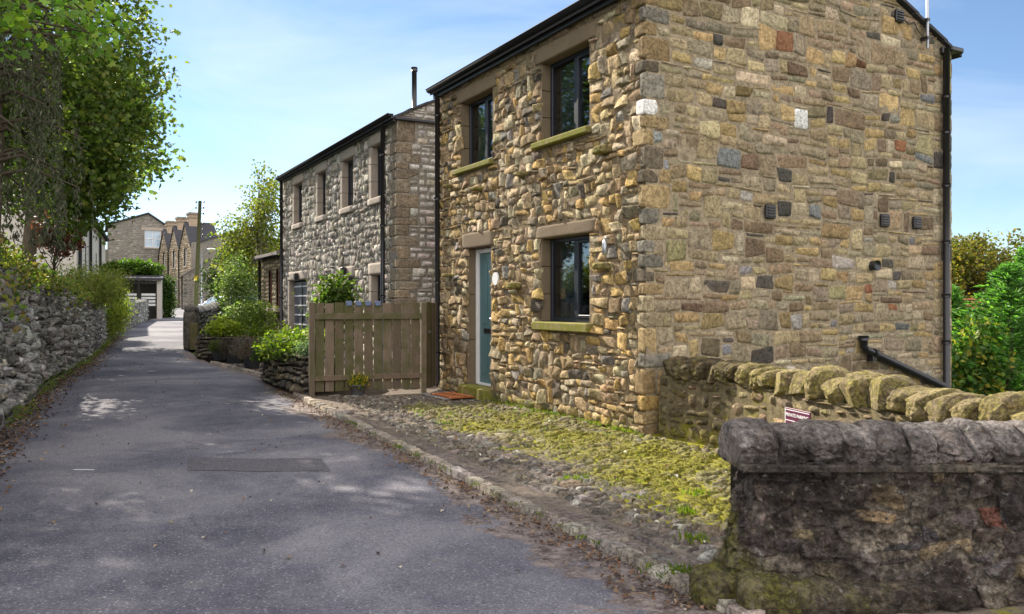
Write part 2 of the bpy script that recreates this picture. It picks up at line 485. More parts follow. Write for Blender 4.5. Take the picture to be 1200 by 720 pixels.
# ------------------------------------------------------------------ rubble packing
def pack(L, H, cx, cz, sizes, blocked=None, seed=1):
    """fill a lattice with rectangles; sizes = [(w,h,weight)] in cells. returns rects in metres"""
    rnd = random.Random(seed)
    NX = max(1, int(round(L / cx))); NZ = max(1, int(round(H / cz)))
    cx = L / NX; cz = H / NZ
    g = np.zeros((NX, NZ), bool)
    if blocked is not None:
        X, Z = np.meshgrid((np.arange(NX) + .5) * cx, (np.arange(NZ) + .5) * cz, indexing='ij')
        g |= blocked(X, Z)
    g0 = g.copy()
    ws = [s[2] for s in sizes]; out = []; tops = np.zeros(NX, int); mw = max(1, min(s[0] for s in sizes))
    for j in range(NZ):
        i = 0
        while i < NX:
            if g[i, j]: i += 1; continue
            run = 0
            while i + run < NX and not g[i + run, j] and run < 16: run += 1
            w, h, _ = rnd.choices(sizes, ws)[0]
            w = min(w, run); rest = run - w
            if 0 < rest < mw: w = run if run <= w + mw - 1 and run < 16 else max(1, w - (mw - rest))
            if i > 0 and rnd.random() < .6 and 0 < tops[i - 1] - j <= 7: h = int(tops[i - 1] - j)
            while h > 1 and (j + h > NZ or g[i:i + w, j:j + h].any()): h -= 1
            tops[i:i + w] = j + h
            g[i:i + w, j:j + h] = True
            out.append((i, j, i + w, j + h)); i += w
    r = np.array(out, float).reshape(-1, 4); r[:, [0, 2]] *= cx; r[:, [1, 3]] *= cz
    return r, g0, cx, cz

def stones(mb, rects, P, pal, wts, gap=.008, prot=(.02, .05), warp=.012, rough=.012, jit=.12, tilt=.015, rnd=.3,
           res=.035, pw=6, bury=.02, moss=None, seed=1, mat=0, briv=.16, nmax=9, tone=None, facet=0.0):
    rg = np.random.default_rng(seed); Sn = len(rects)
    pal = np.asarray(pal, float); k = rg.choice(len(pal), Sn, p=np.asarray(wts) / np.sum(wts))
    base = pal[k] * (1 + rg.normal(0, briv, (Sn, 1))).clip(.45, 1.7) * (1 + rg.normal(0, .025, (Sn, 3)))
    pr = rg.uniform(prot[0], prot[1], Sn)
    w = rects[:, 2] - rects[:, 0]; h = rects[:, 3] - rects[:, 1]
    cj = rg.uniform(-1, 1, (Sn, 2, 2, 2)) * jit * np.minimum(w, h)[:, None, None, None] * .5
    tl = rg.normal(0, tilt, (Sn, 2))
    nx = np.clip(np.round(w / res), 3, nmax).astype(int); nz = np.clip(np.round(h / res), 3, nmax).astype(int)
    sd = rg.uniform(0, 100, Sn)
    for (a, b) in set(zip(nx.tolist(), nz.tolist())):
        I = np.where((nx == a) & (nz == b))[0]
        s = np.linspace(-1, 1, a + 1); u = np.linspace(-1, 1, b + 1)
        ek = 1.7 if pw >= 7 else 1.15; s = np.sign(s) * (1 - (1 - np.abs(s)) ** ek); u = np.sign(u) * (1 - (1 - np.abs(u)) ** ek)
        Sg, Ug = np.meshgrid(s, u, indexing='ij')
        e = np.sqrt(np.clip((1 - np.abs(Sg) ** pw) * (1 - np.abs(Ug) ** pw), 0, 1))
        S2 = Sg * np.sqrt(1 - rnd * Ug ** 2 * .5); U2 = Ug * np.sqrt(1 - rnd * Sg ** 2 * .5)
        fa = (S2 + 1) / 2; fb = (U2 + 1) / 2
        r = rects[I]
        g2 = gap * .5
        A = (r[:, 0] + g2)[:, None, None] + (w[I] - gap)[:, None, None] * fa
        Z = (r[:, 1] + g2)[:, None, None] + (h[I] - gap)[:, None, None] * fb
        wt = [(1 - fa) * (1 - fb), fa * (1 - fb), (1 - fa) * fb, fa * fb]
        for q, (ii, jj) in enumerate(((0, 0), (1, 0), (0, 1), (1, 1))):
            A = A + wt[q] * cj[I, ii, jj, 0][:, None, None]; Z = Z + wt[q] * cj[I, ii, jj, 1][:, None, None]
        wa = vn(A * 2.3 + 5, Z * 2.3, seed) * warp; wz = vn(A * 1.7 - 9, Z * 2.1 + 40, seed + 3) * warp
        so = sd[I][:, None, None]
        nz1 = fbm(A * 11 + so, Z * 11, so, 3)
        nz2 = fbm(A * 4.5 + so * 2, Z * 4.5, so, 2)
        hh = pr[I][:, None, None] * (.35 + .65 * e) + (tl[I, 0][:, None, None] * Sg + tl[I, 1][:, None, None] * Ug) * e
        hh = hh + (nz1 * rough + nz2 * rough * 1.3) * e
        if facet:
            for q_ in range(3):
                an = rg.uniform(0, 2 * math.pi, (len(I), 1, 1)); of = rg.uniform(-.25, .7, (len(I), 1, 1))
                pl = pr[I][:, None, None] + facet * (of - .9 * (np.cos(an) * Sg + np.sin(an) * Ug)) + nz1 * rough * .5
                hh = np.minimum(hh, np.maximum(pl, .004))
        hh = np.where(e < 1e-6, -bury, hh)
        XYZ = P(A + wa, Z + wz, hh)
        n1, n2 = a + 1, b + 1
        ff = np.array([(i * n2 + j, (i + 1) * n2 + j, (i + 1) * n2 + j + 1, i * n2 + j + 1) for i in range(a) for j in range(b)])
        F = (ff[None] + (np.arange(len(I)) * n1 * n2)[:, None, None]).reshape(-1, 4)
        C = np.zeros((len(I), n1, n2, 4)); C[..., :3] = base[I][:, None, None, :]
        if tone is not None: C[..., :3] *= tone(A, Z)[..., None]
        if moss is not None: C[..., 3] = moss(A, Z)
        mb.add(XYZ.reshape(-1, 3), F, mat, C.reshape(-1, 4), True)

def planeP(o, A, B, N):
    o, A, B, N = map(lambda q: np.asarray(q, float), (o, A, B, N))
    def P(a, b, h):
        return o + a[..., None] * A + b[..., None] * B + h[..., None] * N
    return P
def lineP(pts, base=None, batter=0.0, side=-1):
    """wall following a polyline; outward normal is to the left(+1)/right(-1) of travel"""
    Q = np.asarray(pts, float); sg = np.diff(Q, axis=0); ln = np.linalg.norm(sg, axis=1)
    cs = np.concatenate([[0], np.cumsum(ln)])
    tn = sg / ln[:, None]
    nm = np.stack([-tn[:, 1], tn[:, 0]], 1) * side
    vnm = np.zeros_like(Q); vnm[:-1] += nm; vnm[1:] += nm; vnm /= np.linalg.norm(vnm, axis=1)[:, None]
    def P(a, z, h):
        x = np.interp(a, cs, Q[:, 0]); y = np.interp(a, cs, Q[:, 1])
        nx = np.interp(a, cs, vnm[:, 0]); ny = np.interp(a, cs, vnm[:, 1])
        zz = z + (gz(x, y) if base is None else base(x, y))
        hh = h - batter * z
        return np.stack([x + nx * hh, y + ny * hh, zz], -1)
    return P, cs[-1]
def gridsheet(mb, P, a0, a1, b0, b1, na, nb, h=0.0, mat=0, col=None, flip=False, smooth=True):
    a, b = np.meshgrid(np.linspace(a0, a1, na + 1), np.linspace(b0, b1, nb + 1), indexing='ij')
    V = P(a, b, np.full_like(a, h) if np.isscalar(h) else h(a, b))
    F = np.array([(i * (nb + 1) + j, (i + 1) * (nb + 1) + j, (i + 1) * (nb + 1) + j + 1, i * (nb + 1) + j + 1) for i in range(na) for j in range(nb)])
    if flip: F = F[:, ::-1]
    if col is None: C = (1, 1, 1, 0)
    elif callable(col):
        C = col(a, b).reshape(-1, 4)
    else: C = col
    mb.add(V.reshape(-1, 3), F, mat, C, smooth)
def holed(mb, P, L, H, openings, mat=1, top=None, h=0.0, col=(1, 1, 1, 0), step=.5):
    """backing plane with rectangular holes, cut on lattice lines"""
    xs = sorted(set([0, L] + [o[0] for o in openings] + [o[2] for o in openings] + list(np.arange(0, L, step))))
    zs = sorted(set([0, H] + [o[1] for o in openings] + [o[3] for o in openings] + list(np.arange(0, H, step))))
    for i in range(len(xs) - 1):
        for j in range(len(zs) - 1):
            xm = (xs[i] + xs[i + 1]) / 2; zm = (zs[j] + zs[j + 1]) / 2
            if any(o[0] < xm < o[2] and o[1] < zm < o[3] for o in openings): continue
            a = np.array([xs[i], xs[i + 1], xs[i + 1], xs[i]]); z = np.array([zs[j], zs[j], zs[j + 1], zs[j + 1]])
            mb.add(P(a, z, np.full(4, h)), np.array([[0, 1, 2, 3]]), mat, col, False)

RZ = R(29.15)

# ------------------------------------------------------------------ houses
PAL_FRONT = [(.41,.31,.175),(.43,.295,.12),(.34,.285,.195),(.35,.26,.165),(.16,.135,.105),(.48,.40,.265),(.33,.24,.135),(.24,.225,.20)]
W_FRONT = [24,16,14,10,6,12,14,4]
PAL_GABLE = [(.31,.25,.15),(.34,.25,.125),(.255,.215,.15),(.27,.20,.135),(.09,.08,.07),(.37,.31,.215),(.21,.155,.10),(.20,.20,.205),(.25,.12,.065),(.36,.335,.29)]
W_GABLE = [28,20,18,8,3.5,11,13,2,1.2,2]
PAL_GREY = [(.42,.385,.335),(.35,.32,.28),(.48,.445,.39),(.29,.265,.23),(.42,.36,.28),(.54,.51,.47),(.19,.175,.155)]
W_GREY = [24,18,18,12,8,10,6]
PAL_GG = [(.56,.53,.50),(.50,.47,.44),(.62,.59,.56),(.42,.39,.36),(.52,.46,.39)]
W_GG = [20,16,14,8,8]
SZ_FRONT = [(3,2,5),(4,3,8),(5,3,8),(3,4,6),(4,5,5),(6,4,4),(2,2,3),(5,5,3),(7,3,2),(3,3,6)]
SZ_GABLE = [(4,2,5),(6,2,6),(6,3,9),(8,3,6),(5,4,8),(7,5,5),(4,3,8),(3,5,2),(9,4,3),(3,2,3),(6,6,2),(10,3,1)]

def inrect(A, Z, rs, pad=0.0):
    m = np.zeros_like(A, bool)
    for r in rs: m |= (A > r[0] - pad) & (A < r[2] + pad) & (Z > r[1] - pad) & (Z < r[3] + pad)
    return m

def window(parent, t0, z0, t1, z1, rec=.13, split=.5, curtain=True, sill=None, sillmat='sill', handle=True, bars=False):
    """casement window in the plane x=0, facing -x"""
    b = MB(); fw = .055; x0, x1 = rec, rec + .06
    b.box((x0, t0, z0), (x1, t0 + fw, z1), bev=.006); b.box((x0, t1 - fw, z0), (x1, t1, z1), bev=.006)
    b.box((x0, t0 + fw, z1 - fw), (x1, t1 - fw, z1), bev=.006); b.box((x0, t0 + fw, z0), (x1, t1 - fw, z0 + fw), bev=.006)
    ts = t0 + (t1 - t0) * split
    b.box((x0 - .005, ts - .035, z0 + fw), (x1 - .002, ts + .035, z1 - fw), bev=.006)
    # inner sash of the opening half
    s0, s1 = t0 + fw + .002, ts - .037
    if s1 - s0 > .12:
        for q in (((x0 - .012, s0, z0 + fw + .002), (x1 - .01, s0 + .035, z1 - fw - .002)), ((x0 - .012, s1 - .035, z0 + fw + .002), (x1 - .01, s1, z1 - fw - .002)),
                  ((x0 - .012, s0 + .035, z0 + fw + .002), (x1 - .01, s1 - .035, z0 + fw + .04)), ((x0 - .012, s0 + .035, z1 - fw - .04), (x1 - .01, s1 - .035, z1 - fw - .002))):
            b.box(*q, bev=.004)
    w = b.build('window', M['frame'], parent)
    for a, c in ((t0 + fw, ts - .035), (ts + .035, t1 - fw)):
        g = MB(); g.box((x0 + .02, a, z0 + fw), (x0 + .028, c, z1 - fw)); g.build('pane', M['glass'], w)
    if handle:
        g = MB(); g.box((x0 + .045, ts - .075, z0 + .42), (x0 + .06, ts - .055, z0 + .56), bev=.004); g.build('handle', M['white'], w)
    if curtain:
        g = MB(); tt = np.linspace(ts + (t1 - ts) * .35, t1 - .03, 26)
        V = np.array([(x1 + .09 + .02 * math.sin(i * 1.9), t, z) for z in (z0 + .03, z1 - .02) for i, t in enumerate(tt)])
        F = np.array([(i, i + 1, 26 + i + 1, 26 + i) for i in range(25)]); g.add(V, F); g.build('curtain', M['curtain'], w)
    if sill:
        g = MB(); s0, zb, s1, zt, pro = sill
        g.box((-pro, s0, zb), (rec - .002, s1, zt), bev=.012); g.build('sill', M[sillmat], w)
    return w

def reveal(mb, t0, z0, t1, z1, dep, mat, bottom=True, th=.05, col=(1, 1, 1, 0)):
    """dressed stones lining an opening (behind the wall face)"""
    hs = np.linspace(z0, z1, 4)
    for i in range(3):
        mb.box((-.002 - .004 * (i % 2), t0 - th, hs[i] + .003), (dep, t0, hs[i + 1] - .003), mat, col, bev=.008)
        mb.box((-.004 + .004 * (i % 2), t1, hs[i] + .003), (dep, t1 + th, hs[i + 1] - .003), mat, col, bev=.008)
    mb.box((.02, t0 - th, z1 + .001), (dep, t1 + th, z1 + th), mat, col)
    if bottom: mb.box((.02, t0 - th, z0 - th), (dep, t1 + th, z0 - .001), mat, col)

def quoins(mb, seq, z0, z1, ll, sl, yl, ys, prx, pry, pal, rg, mat, moss=0.25, rough_pw=22):
    z = z0; k = 0; rs_f = []; rs_g = []
    while z < z1 - .12:
        h = rg.uniform(.13, .30); h = min(h, z1 - z)
        if z1 - (z + h) < .14: h = z1 - z
        wl = rg.uniform(ll, ll + .14) if k % 2 == 0 else rg.uniform(sl, sl + .08)
        tl = rg.uniform(ys, ys + .08) if k % 2 == 0 else rg.uniform(yl, yl + .14)
        c = pal[rg.integers(len(pal))]; c = tuple(np.array(c) * rg.uniform(.6, 1.0) * (1, .98, .92))
        if seq is not None and k in seq: c = seq[k]
        prj = prx * rg.uniform(.5, 1.4); mb.rock(((wl - prj) / 2, (tl - pry) / 2, z + h / 2), (wl + prj, tl + pry, h - .010), pw=rough_pw, amp=.05 if rough_pw < 12 else .022, n=14, cuts=4 if rough_pw < 12 else 2, cutd=(.78, 1.0), col=(*c, moss if z < .8 else .12), mat=mat, seed=rg.uniform(0, 99))
        rs_g.append((0, z, wl, z + h)); rs_f.append((0, z, tl, z + h)); z += h; k += 1
    return rs_f, rs_g

def roof_slabs(parent, W, L, ez, slope, over=.14, vo=.07, th=.07, mat='slate'):
    b = MB(); rw = W / 2
    def Tf(V):
        V = V.copy(); V[:, 2] += np.where(V[:, 0] < rw, V[:, 0], 2 * rw - V[:, 0]) * slope; return V
    nrow = 9; st = (rw + over) / nrow
    for sd in (0, 1):
        for i in range(nrow):
            a = -over + i * st; c = a + st * 1.25 if i < nrow - 1 else rw
            if sd: a, c = 2 * rw - a, 2 * rw - c
            lift = .012 * (i % 2) + .004 * i
            b.box((min(a, c), -vo, ez + lift), (max(a, c), L + vo, ez + lift + th * .6), T=Tf)
    b.box((rw - .12, -vo, ez + rw * slope + .03), (rw + .12, L + vo, ez + rw * slope + .12), bev=.03)
    return b.build('roof', M[mat], parent)
def gutter(parent, x, y0, y1, z, r=.06):
    b = MB(); th = np.linspace(math.pi, 2 * math.pi, 7)
    V = []; 
    for y in (y0, y1):
        for rr in (r, r - .008): V += [(x + rr * math.cos(a), y, z + rr * math.sin(a)) for a in th]
    F = []
    for i in range(6):
        F += [(i, i + 1, 14 + i + 1, 14 + i), (7 + i, 21 + i, 21 + i + 1, 7 + i + 1), (i, 7 + i, 7 + i + 1, i + 1), (14 + i, 14 + i + 1, 21 + i + 1, 21 + i)]
    b.add(np.array(V), F); b.tube([(x - r, y0, z), (x - r, y1, z)], .008, n=6)
    b.add([(x - r, y0 + .001, z), (x + r, y0 + .001, z), (x + r * .7, y0 + .001, z - r * .7), (x, y0 + .001, z - r), (x - r * .7, y0 + .001, z - r * .7)], [(0, 1, 2, 3, 4)])
    return b.build('gutter', M['gutterblack'], parent)
def pipe(parent, pts, r=.036, brackets=(), name='downpipe', off=(.0, .06, 0)):
    b = MB(); b.tube(pts, r, n=12)
    P = np.array(pts, float)
    for z in brackets:
        c = P[0].copy(); c[2] = z
        b.tube([c - (0, 0, .025), c + (0, 0, .025)], r + .01, n=12)
        b.box(c - (.012 + abs(off[0]), .012 + abs(off[1]), .012), c + (.012 + abs(off[0]), .012 + abs(off[1]), .012))
    return b.build(name, M['black'], parent)

# ---- house one (nearest)
def house_one():
    root = empty('stone_house', (HC[0], HC[1], 0), RZ, 'nearest tall two storey house of tan rubble stone with teal door and black windows', 'house', None)
    L, W, EZ, SL = 5.56, 5.5, 5.02, .42
    rg = np.random.default_rng(11)
    ops = [(1.08, 3.57, 2.2, 4.64), (3.6, 3.57, 4.67, 4.64), (1.08, 1.2, 2.2, 2.3), (3.66, .15, 4.46, 2.3)]
    b = MB()      # mats: 0 front stone, 1 front mortar, 2 gable stone, 3 gable mortar, 4 dressed
    Pf = planeP((0, 0, 0), (0, 1, 0), (0, 0, 1), (-1, 0, 0)); Pg = planeP((0, 0, 0), (1, 0, 0), (0, 0, 1), (0, -1, 0))
    white = (.74, .73, .71)
    rf, rgq = quoins(b, {k: c for k, c in ((19, white),)}, -.05, 4.98, .24, .12, .10, .05, .034, .008, PAL_FRONT[:3] + PAL_FRONT[4:5] + PAL_FRONT[6:], rg, 2, rough_pw=9)
    lint = [(.92, 2.3, 2.34, 2.47), (3.54, 2.3, 4.63, 2.54), (.95, 4.64, 2.36, 4.84), (3.45, 4.64, 4.82, 4.84)]
    sills = [(1.04, 3.5, 2.34, 3.57), (3.56, 3.5, 4.88, 3.57), (1.04, 1.08, 2.3, 1.2), (3.6, -.1, 4.55, .16)]
    blk = lambda A, Z: inrect(A, Z, ops + lint + sills, .012) | inrect(A, Z, rf) | (Z > 4.84)
    r, g, cx, cz = pack(L, 5.0, .046, .041, SZ_FRONT, blk, 21)
    mf = lambda A, Z: np.clip(.62 - Z * 1.25, .02, .75) * (A < 4.2) + .10 * (np.sin(A * 3 + Z * 2) > .75)
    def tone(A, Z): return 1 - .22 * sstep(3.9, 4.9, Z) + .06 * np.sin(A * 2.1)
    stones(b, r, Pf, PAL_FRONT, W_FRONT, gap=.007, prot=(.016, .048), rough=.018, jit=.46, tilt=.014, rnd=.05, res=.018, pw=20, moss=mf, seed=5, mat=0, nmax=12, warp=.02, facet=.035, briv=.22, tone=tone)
    holed(b, Pf, L, 5.0, ops, 1, col=(1, 1, 1, .12), h=.004)
    # top course of long smooth stones
    rt, _, _, _ = pack(L, .16, .1, .16, [(5, 1, 2), (8, 1, 2), (6, 1, 1)], None, 4)
    rt[:, [1, 3]] += 4.845
    stones(b, rt, Pf, [(.20, .155, .11), (.24, .18, .12), (.17, .135, .10)], [1, 1, 1], gap=.012, prot=(.018, .03), rough=.006, jit=.04, rnd=.1, res=.05, pw=12, seed=8, mat=0, nmax=14)
    for o in ops: reveal(b, *o, .2, 4)
    for q in lint: b.rock((.075, (q[0] + q[2]) / 2, (q[1] + q[3]) / 2), (.21, q[2] - q[0], q[3] - q[1] - .004), pw=14, amp=.02, n=12, mat=4, seed=q[0])
    # projecting through-stones
    for i, (t, z, s) in enumerate(((.71, 3.24, .24), (2.62, 3.22, .17), (3.95, 3.18, .15), (.72, 1.88, .2), (2.82, 1.69, .2), (4.98, 3.35, .13), (5.05, 1.9, .14))):
        b.rock((-.05, t, z), (.25, s, s * .42), pw=4, amp=.15, n=8, col=(.27, .22, .12, .55), seed=i * 3 + 1, mat=0)
    # gable
    def roofz(w): return EZ + .02 + SL * np.minimum(w, W - w)
    marks = [(2.3, 3.6, 2.56, 3.87), (1.76, 2.45, 1.98, 2.65), (3.9, 2.44, 4.11, 2.66), (4.57, 2.44, 4.8, 2.66)]
    qr = [(W - (.42 if i % 2 else .24), -.05 + i * .26, W + 1, .21 + i * .26) for i in range(20)]
    blk = lambda A, Z: inrect(A, Z, rgq) | (Z > roofz(A) - .03) | inrect(A, Z, marks) | inrect(A, Z, qr)
    r, g, cx, cz = pack(W, 6.3, .050, .045, SZ_GABLE, blk, 33)
    mg = lambda A, Z: np.clip(.45 - Z * .5, .0, .5) * (A < 5)
    stones(b, r, Pg, PAL_GABLE, W_GABLE, gap=.009, prot=(.006, .022), rough=.008, jit=.36, tilt=.004, rnd=.20, res=.030, pw=14, moss=mg, seed=15, mat=2, briv=.19, facet=.014, nmax=10, warp=.03, bury=.012)
    for i, q in enumerate(qr):
        if q[1] > 4.95: continue
        c = PAL_GABLE[int(rg.integers(0, 7))]
        b.rock(((q[0] + W) / 2 + .006, .12, (q[1] + q[3]) / 2), (W - q[0] + .02, .264, .248), pw=10, amp=.03, n=7, col=(*c, 0), mat=2, seed=i + 50)
    b.rock((2.43, .05, 3.735), (.24, .13, .25), pw=9, amp=.03, col=(.66, .66, .64, 0), mat=2, seed=3)
    # gable mortar
    V = Pg(np.array([0, W, W, W / 2, 0]), np.array([-.3, -.3, EZ, EZ + SL * W / 2, EZ]), np.zeros(5)); b.add(V, [(0, 1, 2, 3, 4)], 3, (1, 1, 1, .1), False)
    # far side and back walls
    b.add([(W, 0, -3), (W, L, -3), (W, L, EZ), (W, 0, EZ)], [(0, 1, 2, 3)], 3, (1, 1, 1, 0), False)
    b.add([(0, L, -3), (W, L, -3), (W, L, EZ), (W / 2, L, EZ + SL * W / 2), (0, L, EZ)], [(4, 3, 2, 1, 0)], 3, (1, 1, 1, 0), False)
    b.build('wall', [M['front'], M['mortar_front'], M['gable'], M['mortar_gable'], M['lintel']], root)
    m = MB()
    for q in (((3.5, .3, -.02), (3.6, L - .25, EZ - .05)), ((.26, .2, -.02), (3.5, .3, EZ - .05)), ((.26, L - .25, -.02), (3.5, L - .15, EZ - .05)), ((.26, .3, -.1), (3.5, L - .25, -.02)), ((.26, .3, EZ - .15), (3.5, L - .25, EZ - .05)), ((.26, .3, 2.42), (3.5, L - .25, 2.62))): m.box(*q)
    m.build('room_interior', M['room'], root)
    rf = roof_slabs(root, W, L, EZ, SL)
    gutter(root, -.15, -.09, L + .08, EZ + .035)
    bb = MB(); bb.box((-.09, -.05, EZ - .11), (-.055, L + .05, EZ + .005)); bb.build('fascia', M['black'], root)
    def bend(V): V = V.copy(); V[:, 2] += (V[:, 0]) * -.0; return V
    bb = MB(); bb.box((W - .14, -.11, EZ - .02), (W + .14, .1, EZ + .06), bev=.02); bb.box((W - .3, -.075, EZ - .07), (W - .12, -.012, EZ + .03), bev=.015); bb.build('gutter', M['black'], root)
    window(root, *ops[0], sill=(1.02, 3.505, 2.34, 3.585, .10), split=.45)
    window(root, *ops[1], sill=(3.56, 3.505, 4.88, 3.585, .09), split=.45)
    window(root, *ops[2], sill=(1.0, 1.09, 2.30, 1.2, .11), split=.45)
    # door
    d = MB(); d.box((.17, 3.76, .2), (.215, 4.37, 2.22), bev=.006)
    for (a, c) in ((.35, .95), (1.12, 2.08)):
        d.box((.160, 3.84, a), (.1705, 4.02, c), bev=.004); d.box((.160, 4.10, a), (.1705, 4.29, c), bev=.004)
    door = d.build('door', M['teal'], root)
    d = MB()
    d.box((.14, 3.665, .17), (.22, 3.755, 2.29), bev=.005); d.box((.14, 4.375, .17), (.22, 4.455, 2.29), bev=.005); d.box((.141, 3.755, 2.225), (.219, 4.375, 2.29), bev=.005); d.box((.13, 3.755, .165), (.219, 4.375, .2), bev=.004)
    d.build('door_frame', M['white'], door)
    d = MB(); d.box((.125, 3.79, 1.15), (.165, 3.815, 1.3), bev=.005); d.box((.10, 3.79, 1.19), (.125, 3.91, 1.215), bev=.005); d.build('handle', M['metal'], door)
    d = MB(); d.box((.150, 3.93, .98), (.1595, 4.2, 1.05), bev=.003); d.build('letterbox', M['black'], door)
    d = MB(); d.box((-.14, 3.62, -.08), (.139, 4.55, .165), bev=.02); d.build('doorstep', M['sill'], root)
    # wall things
    pipe(root, [(-.075, 5.46, 4.98), (-.075, 5.46, .12), (-.11, 5.46, .05)], .042, (4.6, 3.2, 1.8, .6), off=(.05, 0, 0))
    pipe(root, [(5.27, -.075, 5.03), (5.27, -.075, -.5)], .045, (4.35, 3.85, 3.1, 2.3, 1.55, .9), off=(0, .05, 0))
    p = MB(); p.tube([(3.52, -.07, 1.0), (3.52, -.07, .89), (3.56, -.07, .84), (5.22, -.07, .28)], .05, n=12); p.tube([(3.52, -.07, 1.02), (3.52, -.07, .96)], .062, n=12); p.tube([(3.70, -.07, .795), (3.78, -.07, .768)], .062, n=12)
    p.box((3.66, -.1, .68), (3.74, -.01, .80)); p.build('waste_pipe', M['black'], root)
    for (w, z) in ((1.87, 2.55), (4.0, 2.55), (4.68, 2.55), (4.3, 5.33)):
        v = MB(); v.box((w - .082, -.05, z - .085), (w + .082, -.008, z + .085), bev=.012)
        for k in range(4): v.box((w - .064, -.066, z - .062 + k * .034), (w + .064, -.049, z - .048 + k * .034), bev=.003)
        v.build('vent', M['black'], root)
    v = MB(); v.tube([(3.76, -.09, 1.94), (3.76, .0, 1.94)], .062, n=14); v.tube([(3.76, -.1, 1.94), (3.76, -.085, 1.94)], .07, n=14); v.build('flue_outlet', M['black'], root)
    v = MB(); v.tube([(4.82, -.09, 4.95), (4.82, -.09, 7.3)], .02, n=8); v.build('aerial_mast', M['metal'], root)
    v = MB()
    for z in (5.1, 5.35): v.box((4.79, -.11, z - .02), (4.85, -.0, z + .02))
    v.tube([(4.38, -.02, 5.32), (4.5, -.03, 5.25), (4.62, -.03, 5.3), (4.7, -.03, 5.2), (4.78, -.05, 5.12), (4.82, -.07, 5.3), (4.9, -.05, 5.35), (4.86, -.06, 5.22)], .008, n=5)
    v.build('aerial_bracket', M['black'], root)
    v = MB(); v.box((5.5, .12, 1.62), (5.6, .3, 1.95), bev=.012); v.build('meter_box', M['black'], root)
    # house plaque and lantern
    v = MB(); th = np.linspace(0, 2 * math.pi, 20, endpoint=False)
    V = [(-.075, 3.4 + .085 * math.cos(a), 1.80 + .095 * math.sin(a)) for a in th] + [(-.05, 3.4 + .085 * math.cos(a), 1.80 + .095 * math.sin(a)) for a in th]
    v.add(V, [tuple(range(20))] + [(i, (i + 1) % 20, 20 + (i + 1) % 20, 20 + i) for i in range(20)], smooth=False); v.build('house_plaque', M['white'], root)
    v = MB(); v.box((-.10, .61, 2.19), (-.02, .65, 2.22), bev=.01); v.lathe((-.10, .63, 2.0), [(.02, 0), (.036, .03), (.032, .14), (.012, .19)], n=10); v.build('wall_lantern', M['metal'], root)
    return root
house_one()

